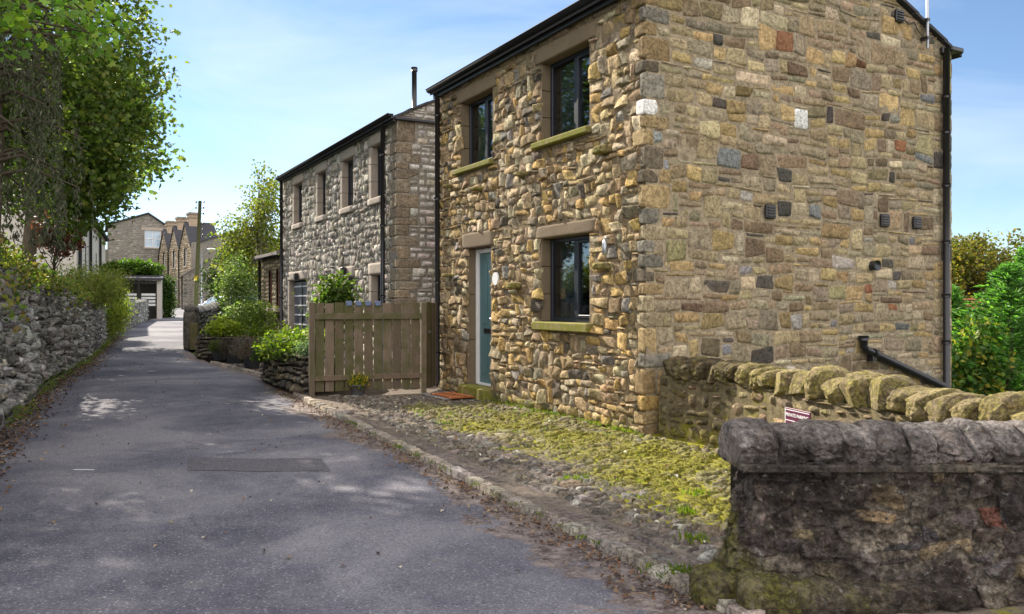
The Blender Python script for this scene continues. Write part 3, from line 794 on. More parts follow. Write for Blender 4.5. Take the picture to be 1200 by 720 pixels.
# ---- house two
def house_two():
    cx_, cy_ = hloc(.04, 7.63); bz = -.02
    root = empty('stone_house', (cx_, cy_, bz), RZ, 'grey stone two storey house behind the wooden fence with thin black flue on its roof', 'house')
    L, W, EZ, SL = 9.12, 5.8, 5.05, .48
    rg = np.random.default_rng(3)
    up = [(.75, 3.62, 1.42, 4.70), (2.65, 3.62, 3.40, 4.70), (4.77, 3.62, 5.44, 4.70), (6.97, 3.62, 7.78, 4.70)]
    dn = [(.80, 1.0, 1.42, 2.04), (2.62, 1.0, 3.5, 2.04)]
    gar = (6.5, .0, 8.31, 2.08)
    ops = up + dn + [gar]
    b = MB(); Pf = planeP((0, 0, 0), (0, 1, 0), (0, 0, 1), (-1, 0, 0)); Pg = planeP((0, 0, 0), (1, 0, 0), (0, 0, 1), (0, -1, 0))
    rf, rq = quoins(b, None, -.3, 5.0, .36, .24, .34, .2, .014, .008, [(.31, .255, .20), (.35, .285, .215), (.27, .225, .18), (.36, .31, .25)], rg, 0, .1)
    jw = .16
    jb = [(o[0] - .02, o[1], o[0] + .0, o[3]) for o in ops] + [(o[2], o[1] - .0, o[2] + jw, o[3]) for o in ops]
    lint = [(o[0] - .12, o[3], o[2] + jw + .04, o[3] + .25) for o in ops]
    sl = [(o[0] - .06, o[1] - .14, o[2] + jw, o[1]) for o in ops[:-1]]
    blk = lambda A, Z: inrect(A, Z, ops + lint + sl + jb, .01) | inrect(A, Z, rf)
    r, g, _, _ = pack(L, 5.0, .052, .046, [(2, 3, 6), (3, 4, 8), (3, 3, 5), (4, 4, 5), (2, 5, 4), (3, 6, 3), (5, 5, 2), (4, 3, 3)], blk, 5)
    stones(b, r, Pf, PAL_GREY, W_GREY, facet=.03, briv=.2, gap=.012, prot=(.010, .045), rough=.016, jit=.42, tilt=.012, rnd=.22, res=.045, pw=8, seed=6, mat=0, nmax=6, warp=.02)
    holed(b, Pf, L, 5.0, ops, 1, step=1.0)
    for q in lint + sl: b.rock((.07, (q[0] + q[2]) / 2, (q[1] + q[3]) / 2), (.2 + (.06 if q in sl else 0), q[2] - q[0], q[3] - q[1] - .004), pw=16, amp=.008, n=6, mat=2, seed=q[0])
    for o in ops:
        reveal(b, *o, .17, 2)
        hs = np.linspace(o[1], o[3], 4)
        for i in range(3): b.box((-.022, o[2] + .002, hs[i] + .004), (.1, o[2] + jw, hs[i + 1] - .004), 2, bev=.008)
    blk = lambda A, Z: inrect(A, Z, rq) | (Z > EZ - .02 + SL * np.minimum(A, W - A)) | (A > 2.8) | ((Z > 4.96) & (Z < 5.05))
    r, g, _, _ = pack(W, 6.4, .05, .048, [(4, 3, 5), (5, 3, 5), (6, 4, 4), (3, 3, 4), (4, 2, 5), (3, 4, 2)], blk, 7)
    stones(b, r, Pg, PAL_GG, W_GG, gap=.014, prot=(.012, .024), rough=.008, jit=.2, tilt=.004, rnd=.35, res=.05, pw=7, seed=9, mat=0, nmax=6)
    V = Pg(np.array([0, W, W, W / 2, 0]), np.array([-.5, -.5, EZ, EZ + SL * W / 2, EZ]), np.zeros(5)); b.add(V, [(0, 1, 2, 3, 4)], 1, (1, 1, 1, 0), False)
    b.box((-.06, -.09, 4.98), (2.9, -.0, 5.03), 3, bev=.01)
    b.add([(W, 0, -3), (W, L, -3), (W, L, EZ), (W, 0, EZ)], [(0, 1, 2, 3)], 1, (1, 1, 1, 0), False)
    b.add([(0, L, -1), (W, L, -1), (W, L, EZ), (W / 2, L, EZ + SL * W / 2), (0, L, EZ)], [(4, 3, 2, 1, 0)], 1, (1, 1, 1, 0), False)
    b.build('wall', [M['second'], M['mortar_grey'], M['pale'], M['slate']], root)
    m = MB(); m.box((.30, .3, 0), (3.6, L - .25, EZ - .05)); m.build('room_interior', M['room'], root)
    roof_slabs(root, W, L, EZ, SL); gutter(root, -.15, -.06, L + .06, EZ + .03)
    bb = MB(); bb.box((-.09, -.04, EZ - .10), (-.04, L + .05, EZ + .0)); bb.build('fascia', M['black'], root)
    for o in up + dn: window(root, *o, rec=.12, split=.5, curtain=False, handle=False)
    d = MB(); d.box((.12, 6.56, .02), (.17, 8.25, 2.04))
    door = d.build('garage_door', M['grey_paint'], root)
    d = MB()
    for k in range(8): d.box((.105, 6.58, .08 + k * .26), (.119, 8.23, .115 + k * .26))  # white strips paint in the light caught along the panel edges
    d.build('lit_panel_edge', M['white'], door)
    d = MB(); d.box((.10, 7.38, .05), (.1185, 7.43, 2.0)); d.box((.09, 7.30, 1.0), (.104, 7.36, 1.14)); d.build('handle', M['black'], door)
    pipe(root, [(-.085, .56, 5.0), (-.085, .56, 0)], .045, (4.4, 3, 1.6, .6), off=(.05, 0, 0))
    pipe(root, [(-.085, 8.95, 5.0), (-.085, 8.95, 0)], .045, (4.4, 3, 1.6), off=(.05, 0, 0))
    v = MB(); v.tube([(.5, .35, 5.2), (.5, .35, 6.1)], .05, n=12); v.tube([(.5, .35, 6.07), (.5, .35, 6.15)], .065, n=12); v.build('flue', M['black'], root)
    for t in (7.3, 3.1):
        v = MB(); v.box((-.14, t - .07, 2.12), (-.035, t + .07, 2.27), bev=.01); v.box((-.13, t - .06, 2.09), (-.04, t + .06, 2.118)); v.build('wall_lamp', M['black'], root)
house_two()

# ---- low outbuilding
def annexe():
    x, y = hloc(.06, 16.82); root = empty('outbuilding', (x, y, 0), RZ, 'low single storey tan stone outbuilding past the far end of the grey house', 'outbuilding')
    b = MB(); Pf = planeP((0, 0, 0), (0, 1, 0), (0, 0, 1), (-1, 0, 0)); L = 2.85; ops = [(.35, 1.3, .85, 2.45), (1.35, 1.3, 1.85, 2.45)]
    blk = lambda A, Z: inrect(A, Z, ops, .03)
    r, g, _, _ = pack(L, 2.86, .07, .06, [(3, 2, 5), (4, 2, 4), (2, 2, 4), (4, 3, 3)], blk, 5)
    stones(b, r, Pf, [(.36, .29, .19), (.30, .245, .17), (.40, .33, .22), (.24, .19, .13)], [1, 1, 1, .6], gap=.02, prot=(.01, .03), rough=.01, jit=.15, res=.07, seed=4, mat=0, nmax=4)
    holed(b, Pf, L, 2.86, ops, 1, step=1.0)
    b.add([(0, L, -1), (4, L, -1), (4, L, 3.9), (0, L, 2.86)], [(3, 2, 1, 0)], 1, smooth=False)
    b.add([(0, 0, -1), (4, 0, -1), (4, 0, 3.9), (0, 0, 2.86)], [(0, 1, 2, 3)], 1, smooth=False)
    b.add([(4, 0, -1), (4, L, -1), (4, L, 3.9), (4, 0, 3.9)], [(0, 1, 2, 3)], 1, smooth=False)
    b.build('wall', [M['second'], M['mortar_cope']], root)
    rfm = MB()
    def T(V): V = V.copy(); V[:, 2] += V[:, 0] * .26; return V
    rfm.box((-.2, -.05, 2.9), (4.1, L + .12, 3.0), T=T); rfm.build('roof', M['flag'], root)
    gutter(root, -.2, -.02, L + .1, 2.84)
    for o in ops:
        w = MB(); w.box((.08, o[0], o[1]), (.12, o[2], o[3])); w = w.build('window', M['darkglass'], root)
        f = MB(); f.box((.05, o[0], o[1]), (.079, o[0] + .07, o[3])); f.box((.05, o[2] - .07, o[1]), (.079, o[2], o[3])); f.box((.051, o[0] + .07, o[3] - .06), (.078, o[2] - .07, o[3])); f.build('window_frame', plain('brown_frame', (.16, .08, .05), .6), w)
        s = MB(); s.box((-.16, o[0] - .08, o[1] - .13), (.079, o[2] + .08, o[1] - .002), bev=.01); s.build('sill', M['pale'], w)
    pipe(root, [(-.09, L - .1, 2.8), (-.09, L - .1, 0)], .045, (2, 1), off=(.05, 0, 0))
annexe()

# ------------------------------------------------------------------ ground, road, forecourt
KY = np.array([3.0, 3.857, 6.4, 9.2, 12.19, 16.2, 19.96, 24.6, 36, 68, 85]); KX = np.array([1.40, 1.015, -.27, -1.66, -3.14, -4.95, -7.46, -9.9, -14.4, -27, -30.])
WLX = [(.9, -5), (-1.4, 0), (-3.45, 4), (-5.9, 9.3), (-8.3, 14.4), (-10.4, 19.6), (-14.0, 28.0)]
LY = np.array([-8, 0, 4, 9.3, 14.4, 19.6, 28, 32, 48, 68, 85]); LX = np.array([2., -1.4, -3.45, -5.9, -8.3, -10.4, -14.0, -15.5, -21.2, -29.6, -33.])
def kx(y): return np.interp(y, KY, KX)
RD = -.035
def far_ground():
    b = MB()
    g = np.concatenate([[-900, -500, -250, -120, -70], np.arange(-45, 46, 1.5), [70, 120, 250, 500, 900]])
    gy = np.concatenate([[-900, -400, -150, -60, -25], np.arange(-12, 90, 1.5), [110, 150, 250, 500, 900]])
    X, Y = np.meshgrid(g, gy, indexing='ij')
    Z = gz(X, Y) - .09 + .03 * fbm(X * .3, Y * .3)
    n1, n2 = len(g), len(gy)
    F = np.array([(i * n2 + j, (i + 1) * n2 + j, (i + 1) * n2 + j + 1, i * n2 + j + 1) for i in range(n1 - 1) for j in range(n2 - 1)])
    b.add(np.stack([X, Y, Z], -1).reshape(-1, 3), F)
    tag(b.build('ground', M['grass']), kind='structure')
    # low hill ridge
    b = MB(); th = np.linspace(R(60), R(150), 60); V = []
    for r_, hf in ((260, 0), (330, .7), (420, 1), (600, .3)):
        for a in th: V.append((r_ * math.cos(a), r_ * math.sin(a), -1 + hf * (13 + 5 * math.sin(a * 9) + 3 * math.sin(a * 23 + 1)) * (.4 + .6 * (a > R(93)))))
    F = np.array([(i * 60 + j, i * 60 + j + 1, (i + 1) * 60 + j + 1, (i + 1) * 60 + j) for i in range(3) for j in range(59)])
    b.add(V, F); tag(b.build('hills', M['grass']), kind='structure')
far_ground()
def road():
    b = MB()
    ys = np.concatenate([np.arange(-8, 3.8, .4), np.arange(3.8, 30, .25), np.arange(30, 85.1, 1.0)]); na = 40
    a = np.linspace(0, 1, na + 1)
    YY = np.repeat(ys[:, None], na + 1, 1)
    xl = np.interp(ys, LY, LX) - .12; xr = np.where(ys < 3.8, 9.0, kx(ys) + .02)
    xr = np.where(ys > 66, xr + 2.5, xr)
    XX = xl[:, None] + (xr - xl)[:, None] * a
    ZZ = gz(XX, YY) + RD + .018 * np.sin(math.pi * np.clip(a, 0, 1))[None, :] * (YY > 3.7)
    dr = (xr[:, None] - XX) * .89; dl = (XX - xl[:, None]) * .89
    dr = np.where(YY < 3.8, np.maximum(.0, (XX - (kx(YY) - .9)) * -.9 + .8), dr)
    mud = np.clip(.80 - dr * (1.0 + .5 * vn(YY * .9, YY * 0 + 4)), 0, .8) * (YY < 24) + np.clip(.42 - dl * .6, 0, .6)
    C = np.ones(XX.shape + (4,)); C[..., 3] = mud
    n2 = na + 1
    F = np.array([(i * n2 + j, i * n2 + j + 1, (i + 1) * n2 + j + 1, (i + 1) * n2 + j) for i in range(len(ys) - 1) for j in range(na)])
    b.add(np.stack([XX, YY, ZZ], -1).reshape(-1, 3), F, 0, C.reshape(-1, 4))
    tag(b.build('road', M['asphalt']), kind='structure')
    def rz(x, y): 
        a = (x - np.interp(y, LY, LX) + .12) / (kx(y) + .02 - np.interp(y, LY, LX) + .12)
        return gz(x, y) + RD + .018 * np.sin(math.pi * np.clip(a, 0, 1))
    b = MB(); 
    def PP(a, t, h):
        x0 = -3.05 + (.22) * (1 - t); x = x0 + a * 1.25 ; y = 7.06 + .58 * t + .02 * np.sin(a * 9); return np.stack([x, y, rz(x, y) + .004], -1)
    gridsheet(b, PP, 0, 1, 0, 1, 14, 6); tag(b.build('road_patch', M['patch']), kind='structure')
    b = MB()
    def PP(a, t, h):
        x = -3.86 + a * .19; y = 7.12 + .03 * t - .012 * a; return np.stack([x, y, rz(x, y) + .004], -1)
    gridsheet(b, PP, 0, 1, 0, 1, 6, 2); tag(b.build('road_marking', M['white']), kind='structure')
    return rz
rz = road()

def inside_yard(x, y):
    """right of kerb, left of the houses/walls"""
    w, t = inv(x, y)
    ok = (w < .0)
    # walls near the camera
    ok &= ~((y < 4.3) & (x > .95))
    bx = np.interp(y, [3.0, 4.7, 7.6, 8.05, 8.9], [3.3, 2.95, 2.32, 2.15, 1.6])
    return ok & True, w, t, bx
def forecourt():
    b = MB(); t0, t1, w0, w1 = -6.0, 13.0, -5.2, 2.0
    def xy(a, c): 
        t = t0 + a; w = w0 + c
        return HC[0] + HN[0] * w + HD[0] * t, HC[1] + HN[1] * w + HD[1] * t
    def P(a, c, h):
        x, y = xy(a, c); return np.stack([x, y, gz(x, y) + h + .018 * vn(x * 1.3, y * 1.3)], -1)
    def off(x, y): return (x - kx(y)) * .89
    def mossf(a, c):
        x, y = xy(a, c); w = w0 + c; t = t0 + a; o = off(x, y)
        m = sstep(.35, 1.4, o) * (1 - .75 * sstep(3.0, 4.4, t)) * (1 - .35 * sstep(-3.4, -5, t))
        return .12 + .51 * m + .32 * fbm(x * 1.5, y * 1.5) * (m > .02) 
    def blocked(A, Z):
        x, y = xy(A, Z); o = off(x, y); w = w0 + Z; t = t0 + A
        bx = np.interp(y, [3.0, 4.7, 7.6, 8.05, 8.9], [3.3, 2.95, 2.32, 2.15, 1.6])
        bl = (o < np.where(y < 13, .40, .16)) | (y < 3.9) | (y > 20.8) | ((t > -.9) & (w > -.01)) | (x > bx) | ((y < 4.0) & (x > 1.1))
        bl |= (y > 12.6) & (y < 15.2) ; bl |= (t > 5.7) & (w > -1.9)
        return bl
    A, Cc = np.meshgrid(np.linspace(0, t1 - t0, 120), np.linspace(0, w1 - w0, 60), indexing='ij')
    n2 = 60
    F = np.array([(i * n2 + j, (i + 1) * n2 + j, (i + 1) * n2 + j + 1, i * n2 + j + 1) for i in range(119) for j in range(59)])
    x, y = xy(A, Cc); o = off(x, y)
    keep = (o.ravel()[F] > .02).all(1); V = P(A, Cc, np.full_like(A, -.012)).reshape(-1, 3)
    C = np.ones(A.shape + (4,)); C[..., 3] = mossf(A, Cc) + .16
    b.add(V, F[keep], 1, C.reshape(-1, 4))
    r, g, _, _ = pack(t1 - t0, w1 - w0, .034, .034, [(2, 3, 6), (2, 4, 5), (3, 4, 4), (2, 2, 3), (3, 3, 4), (3, 5, 2), (4, 4, 1)], blocked, 77)
    stones(b, r, P, [(.17, .148, .125), (.21, .182, .155), (.13, .115, .10), (.23, .195, .155), (.17, .14, .10), (.32, .30, .27)], [20, 16, 14, 8, 8, 3], gap=.006, prot=(-.003, .017), rough=.013, jit=.6, tilt=.009, rnd=.6, res=.022,
           pw=3.5, bury=.012, moss=mossf, seed=31, mat=0, nmax=8, warp=.03)
    tag(b.build('forecourt', [M['cobble'], M['earth']]), kind='structure')
    # kerb setts and worn paving strip
    b = MB(); pts = [(float(kx(y)), float(y)) for y in (3.7, 5, 6.4, 7.8, 9.2, 10.6, 12.19, 14, 16.2, 18, 19.96)]
    Pl, L = lineP(pts, side=-1)
    def Pk(a, c, h):
        q = Pl(a, np.zeros_like(a), c); q[..., 2] = gz(q[..., 0], q[..., 1]) + h - .008; return q
    r, _, _, _ = pack(L, .14, .03, .14, [(6, 1, 5), (7, 1, 5), (8, 1, 4), (5, 1, 2), (9, 1, 2)], None, 3)
    # two rows
    pal = [(.35, .305, .26), (.40, .35, .29), (.30, .26, .22), (.37, .315, .25)]
    stones(b, r, Pk, pal, [1, 1, 1, 1], gap=.022, prot=(.022, .030), rough=.004, jit=.08, tilt=.003, rnd=.06, res=.018, pw=18, bury=.07, seed=2, nmax=10, moss=lambda A, Z: .05 + .25 * (vn(A * .8, Z) > .35), warp=.012)
    r, _, _, _ = pack(7 + 4, .24, .06, .08, [(5, 2, 4), (6, 4, 4), (4, 2, 4), (7, 2, 3), (8, 4, 2), (5, 1, 2)], None, 9)
    r[:, [1, 3]] += .145
    stones(b, r, Pk, [(.20, .17, .15), (.235, .20, .175), (.17, .145, .13)], [1, 1, 1], gap=.006, prot=(-.010, .004), rough=.010, jit=.18, tilt=.003, rnd=.3, res=.05, pw=8, bury=.03, seed=12, nmax=8, moss=lambda A, Z: .05 + .2 * (vn(A * .6, Z * 2) > .35), warp=.03)
    tag(b.build('kerb', [M['cobble']]), kind='structure')
forecourt()

# ------------------------------------------------------------------ garden walls
GREYDRY = [(.38, .38, .355), (.47, .465, .44), (.28, .28, .26), (.55, .54, .51), (.19, .185, .17), (.39, .36, .31)]
def hfac(y): return np.interp(y, [4, 9.3, 14.4, 28], [2.02, 1.97, 1.84, 1.38])
def left_wall():
    pts = WLX[2:]
    P0, L = lineP(pts, side=-1, batter=.05)
    def P(a, z, h):
        q0 = P0(a, z * 0, h * 0); f = hfac(q0[..., 1]); q = P0(a, z * f, h)
        return q
    b = MB()
    r, _, _, _ = pack(L, 1.0, .052, .026, [(2, 3, 6), (3, 4, 5), (4, 3, 5), (3, 5, 4), (2, 5, 4), (5, 4, 3), (6, 3, 2), (4, 6, 2), (2, 2, 3)], None, 14)
    stones(b, r, P, GREYDRY, [10, 9, 7, 5, 5, 4], gap=.014, prot=(.01, .08), rough=.026, jit=.6, tilt=.026, rnd=.35, res=.045, pw=6, bury=.08, seed=17, nmax=6, moss=lambda A, Z: .12 + .3 * (Z > .8) + .2 * (Z < .12), warp=.04)
    gridsheet(b, P, 0, L, 0, 1, 60, 4, h=-.05, mat=1)
    def top(a, c, h):
        return P(a, np.ones_like(a), -.45 * c)
    gridsheet(b, top, 0, L, 0, 1, 60, 2, mat=1)
    gridsheet(b, P, 0, L, 0, 1, 60, 3, h=-.45, mat=1)
    b.add(P(np.array([L, L, L, L]), np.array([0, 0, 1, 1.]), np.array([-.05, -.45, -.45, -.05])), [(0, 1, 2, 3)], 1)
    o = b.build('drystone_wall', [M['dry'], M['mortar_dark']]); tag(o, 'long tall grey dry stone wall along the left side of the lane under overgrown plants', 'stone wall')
    # garden terrace behind
    b = MB(); 
    def T(a, c, h):
        q = P(a, np.ones_like(a), -.4 - c); q[..., 2] = q[..., 2] - .12 + .03 * c + .08 * fbm(q[..., 0], q[..., 1]); return q
    gridsheet(b, T, 0, L, 0, 14, 50, 20); tag(b.build('garden_bank', M['grass']), kind='structure')
    return P, L
LW, LWL = left_wall()

def front_wall():
    root = empty('garden_wall', (1.6, 4.1, 0), 0, 'dark weathered garden wall nearest the camera with rounded cope stones on top', 'stone wall')
    off = np.array([1.6, 4.1, 0])
    pts = np.array([(1.16, 4.42), (1.08, 4.02), (1.16, 3.93), (5.8, 3.78)])
    P0, L = lineP(pts, side=-1, batter=.14)
    def P(a, z, h):
        q = P0(a, z, h) - off
        return q
    def disp(a, z):
        return .034 * fbm(a * 6, z * 8, 1) - .050 * np.abs(fbm(a * 13, z * 19, 4, 3)) + .012 * fbm(a * 45, z * 50, 4, 2) + .012 + .05 * sstep(.28, .0, z) * (1 + .6 * fbm(a * 3, z * 3, 9))
    def Pd(a, z, h): return P(a, z, h + disp(a, z))
    b = MB()
    def mf(A, Z): return np.clip(.20 + .36 * sstep(.75, .2, A) * sstep(.66, .3, Z) + .28 * sstep(.38, .05, Z) * sstep(2.4, .6, A), 0, .60)
    def cf(a, z):
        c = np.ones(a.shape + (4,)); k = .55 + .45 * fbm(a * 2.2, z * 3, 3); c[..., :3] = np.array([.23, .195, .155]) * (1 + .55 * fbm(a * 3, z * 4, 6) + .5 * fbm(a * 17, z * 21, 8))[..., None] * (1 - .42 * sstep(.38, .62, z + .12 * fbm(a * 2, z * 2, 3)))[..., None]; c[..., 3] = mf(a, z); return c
    gridsheet(b, Pd, 0, 2.9, -.06, .665, 420, 100, col=cf)
    gridsheet(b, Pd, 2.9, L, -.06, .665, 60, 14, col=cf)
    r, _, _, _ = pack(L, .665, .045, .035, [(3, 2, 5), (4, 3, 5), (3, 3, 5), (5, 3, 4), (2, 4, 3), (6, 3, 2), (2, 2, 4), (4, 4, 2)], None, 8)
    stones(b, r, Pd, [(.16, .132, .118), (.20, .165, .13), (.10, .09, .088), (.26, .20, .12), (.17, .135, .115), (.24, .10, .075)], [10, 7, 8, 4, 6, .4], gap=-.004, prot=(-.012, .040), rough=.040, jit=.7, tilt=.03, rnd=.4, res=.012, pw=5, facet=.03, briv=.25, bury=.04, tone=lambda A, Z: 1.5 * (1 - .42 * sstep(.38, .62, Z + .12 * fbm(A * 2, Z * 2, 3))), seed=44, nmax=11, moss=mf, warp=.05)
    # ledge below the copes, top and back
    def led(a, c, h): return P(a, .655 + .015 * np.sin(c * math.pi), .03 - c * .0 + .0 * a) + 0
    yb = 4.45 - 4.1
    ZL = lambda a, c, h: P(a, .646 + .009 * c + .004 * np.sin(a * 19), .030 + .014 * fbm(a * 9, a * 0))
    gridsheet(b, ZL, .3, L, 0, 1, 160, 2, mat=0, col=(.2, .17, .13, .2))
    b.box((1.12 - 1.6, 3.95 - 4.1, .62), (5.8 - 1.6, 4.42 - 4.1, .654), 0, (.17, .15, .12, .2), bev=.006)
    rgm = np.random.default_rng(3)
    for k in range(9):
        xx = 1.02 + .13 * k + rgm.uniform(-.03, .03); b.rock((xx - 1.6 + .03, (3.98 if k else 4.12) - 4.1 - .08, .03 + .02 * rgm.random()), (.26, .24, .22 - .012 * k), pw=3.5, amp=.22, n=14, cuts=5, cutd=(.6, .9), col=(.19, .155, .11, .60 - .03 * k), seed=k * 1.9 + 2)
    b.add([(1.2 - 1.6, yb, -.1), (5.8 - 1.6, yb - .05, -.1), (5.8 - 1.6, yb - .05, .66), (1.2 - 1.6, yb, .66)], [(3, 2, 1, 0)], 0, (.2, .17, .13, .2))
    b.build('wall_face', [M['dark'], M['mortar_cope']], root)
    rg = np.random.default_rng(5); x = 1.12; i = 0
    while x < 5.6:
        w = rg.uniform(.11, .19) if i else .2
        hh = rg.uniform(.178, .205) + (.01 if i == 0 else 0)
        c = MB(); tone = rg.uniform(.8, 1.2)
        c.rock((x + w / 2 - 1.6, 4.20 - 4.1 + rg.uniform(-.012, .012), .635 + hh / 2), (w * 1.16, .40, hh * 1.06), rot=rg.uniform(-.05, .05), tilt=rg.uniform(-.05, .12), n=22 if x < 3 else 8, amp=.15, pw=6.0, dome=.75, cuts=8, cutd=(.74, 1.02),
               col=(.27 * tone, .24 * tone, .225 * tone, .20 + .12 * (rg.random() > .5)), seed=i * 2.3 + 1)
        c.build('cope_stone', [M['dark']], root); x += w; i += 1
front_wall()

def side_wall():
    root = empty('garden_wall', (2.2, 7.9, 0), 0, 'mossy yellow garden wall running from the gable of the near house with big rough cope stones', 'stone wall')
    off = np.array([2.2, 7.9, 0])
    pts = [(1.60, 8.84), (1.86, 8.42), (2.14, 8.02), (2.30, 7.6), (2.46, 6.9), (2.70, 5.9), (2.96, 4.75), (3.22, 3.6)]
    P0, L = lineP(pts, side=-1, batter=.03)
    def P(a, z, h): return P0(a, z, h) - off
    b = MB()
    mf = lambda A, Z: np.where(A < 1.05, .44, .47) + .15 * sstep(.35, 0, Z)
    tn = lambda A, Z: np.where(A < 1.0, .5, 1.0)  # stones of the first stretch darkened in colour for the shade by the gable
    r, _, _, _ = pack(L, .66, .05, .045, [(4, 3, 5), (5, 3, 5), (3, 2, 4), (6, 4, 3), (3, 4, 3), (8, 3, 1)], None, 5)
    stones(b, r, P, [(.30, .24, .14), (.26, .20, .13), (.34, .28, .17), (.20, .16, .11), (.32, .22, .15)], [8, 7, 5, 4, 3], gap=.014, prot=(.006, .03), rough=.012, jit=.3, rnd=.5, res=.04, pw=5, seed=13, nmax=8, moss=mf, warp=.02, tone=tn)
    gridsheet(b, P, 0, L, -.1, .66, 50, 4, mat=1, col=lambda a, z: np.concatenate([np.ones(a.shape + (3,)), mf(a, z)[..., None]], -1))
    def top(a, c, h): return P(a, np.full_like(a, .655), -.36 * c)
    gridsheet(b, top, 0, L, 0, 1, 50, 2, mat=1); gridsheet(b, P, 0, L, -.3, .66, 50, 3, h=-.36, mat=1)
    b.build('wall_face', [M['cope'], M['mortar_cope']], root)
    rg = np.random.default_rng(15); a = .05; i = 0
    while a < L - .1:
        w = rg.uniform(.135, .175) if a < 1.15 else rg.uniform(.19, .29)
        hh = rg.uniform(.17, .22) if a < 1.15 else rg.uniform(.16, .26)
        am = np.array([a + w / 2]); q = P(am, np.array([.64 + hh / 2]), np.array([-.15]))[0]; q2 = P(am + .01, np.array([.64]), np.array([-.15]))[0]
        ang = math.atan2(q2[1] - q[1], q2[0] - q[0]); dk = .45 if a < 1.0 else 1.0; tone = rg.uniform(.82, 1.15) * dk  # copes on that stretch have the same shade put into their colour
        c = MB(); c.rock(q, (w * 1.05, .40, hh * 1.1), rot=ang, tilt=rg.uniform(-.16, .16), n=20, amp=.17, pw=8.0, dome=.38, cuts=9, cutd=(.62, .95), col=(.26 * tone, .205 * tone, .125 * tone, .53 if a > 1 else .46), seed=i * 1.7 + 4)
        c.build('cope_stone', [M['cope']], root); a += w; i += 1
    # maroon sign fixed to the wall
    k = .30; A0 = 1.2
    s0 = np.array([2.375, 7.25]); s1 = np.array([2.455, 6.92]); 
    dv = (s1 - s0); Ls = np.linalg.norm(dv); ang = math.atan2(dv[1], dv[0])
    sg = empty('parking_sign', (2.345, 6.93, .440), ang, 'small maroon private parking sign with white lettering on the mossy side wall', 'sign')
    p = MB(); p.box((0, -.012, -.12), (.36, .0, .12), bev=.004); p.build('plate', M['maroon'], sg)
    p = MB(); p.box((.008, -.0135, .100), (.352, -.0121, .106)); p.box((.0, -.0138, -.12), (.008, -.0122, .12)); p.box((.008, -.0134, .012), (.352, -.0122, .018)); p.build('white_border', M['white'], sg)
    def text(body, size, x, z, mat, nm):
        cu = bpy.data.curves.new(nm, 'FONT'); cu.body = body; cu.size = size; cu.align_x = 'CENTER'; cu.align_y = 'CENTER'; cu.extrude = .0006; cu.offset = size * .012
        tmp = bpy.data.objects.new(nm + '_tmp', cu); COL.objects.link(tmp); dg = bpy.context.evaluated_depsgraph_get()
        me = bpy.data.meshes.new_from_object(tmp.evaluated_get(dg)); bpy.data.objects.remove(tmp)
        o = bpy.data.objects.new(nm, me); COL.objects.link(o); o.parent = sg; o.location = (x, -.0155, z); o.rotation_euler = (R(90), 0, 0); me.materials.clear(); me.materials.append(mat); return o
    text('PRIVATE PARKING', .040, .18, .062, M['white'], 'lettering'); text('And lt', .05, .11, -.035, M['white'], 'lettering')
side_wall()

# ------------------------------------------------------------------ fence
def plank(b, x0, x1, y0, y1, z0, z1, rg):
    t = rg.uniform(.75, 1.2); c = (t * rg.uniform(.95, 1.05), t, t * rg.uniform(.92, 1.0), rg.uniform(0, .6))
    dz = rg.uniform(-.012, .012); b.box((x0, y0, z0), (x1, y1, z1 + dz), col=c, bev=.004)
def fence():
    rg = np.random.default_rng(2); ang = math.atan2(.6, 1.67)
    root = empty('wooden_fence', (-3.09, 12.5, 0), ang, 'weathered wooden board fence with two rails standing across the yard between planter and house', 'fence')
    for x in (-.04, 1.72):
        b = MB(); plank(b, x, x + .085, -.045, .045, 0, 1.45, rg); b.build('post', M['wood'], root)
    for z0, z1 in ((1.19, 1.29), (.24, .33)):
        b = MB(); plank(b, .046, 1.719, -.038, -.002, z0, z1, rg); b.build('rail', M['wood'], root)
    n = 11; st = 1.66 / n
    for i in range(n):
        b = MB(); plank(b, .055 + i * st, .055 + i * st + .135, .0, .018, .07, 1.45, rg); b.build('board', M['wood'], root)
    g = empty('side_gate', (-1.38, 13.14, 0), math.atan2(.56, .14), 'narrow wooden side gate of upright boards between the fence and the black downpipe', 'gate')
    for i in range(4):
        b = MB(); plank(b, .01 + i * .14, .01 + i * .14 + .125, 0, .02, .06, 1.46, rg); b.build('board', M['wood'], g)
    for z0 in (1.18, .3):
        b = MB(); plank(b, .0, .57, .021, .05, z0, z0 + .09, rg); b.build('rail', M['wood'], g)
    b = MB(); b.box((.06, -.02, .95), (.12, -.001, 1.0), bev=.004); b.tube([(.04, -.022, .975), (.16, -.022, .975)], .006, n=6); b.build('latch', M['metal'], g)
    for i, k in enumerate((3, 4, 5, 6)):
        x = -3.09 + math.cos(ang) * (.055 + k * st + .064); y = 12.5 + math.sin(ang) * (.055 + k * st + .064)
        b = MB(); c = (x, y, 1.45); T = lambda V: np.stack([x + (V[:, 0]) * math.cos(ang) - V[:, 1] * math.sin(ang), y + V[:, 0] * math.sin(ang) + V[:, 1] * math.cos(ang), V[:, 2]], 1)
        b.box((-.045, -.02, 1.40), (.045, -.002, 1.475), T=T, bev=.008); b.box((-.045, .02, 1.40), (.045, .035, 1.475), T=T, bev=.006); b.box((-.045, -.003, 1.462), (.045, .021, 1.478), T=T)
        tag(b.build('board_clip', plain('blue_grey_plastic', (.11, .15, .26), .5)), 'small blue grey plastic clip hooked over the top of a fence board', 'clip', 'blue clips on the fence top')
fence()

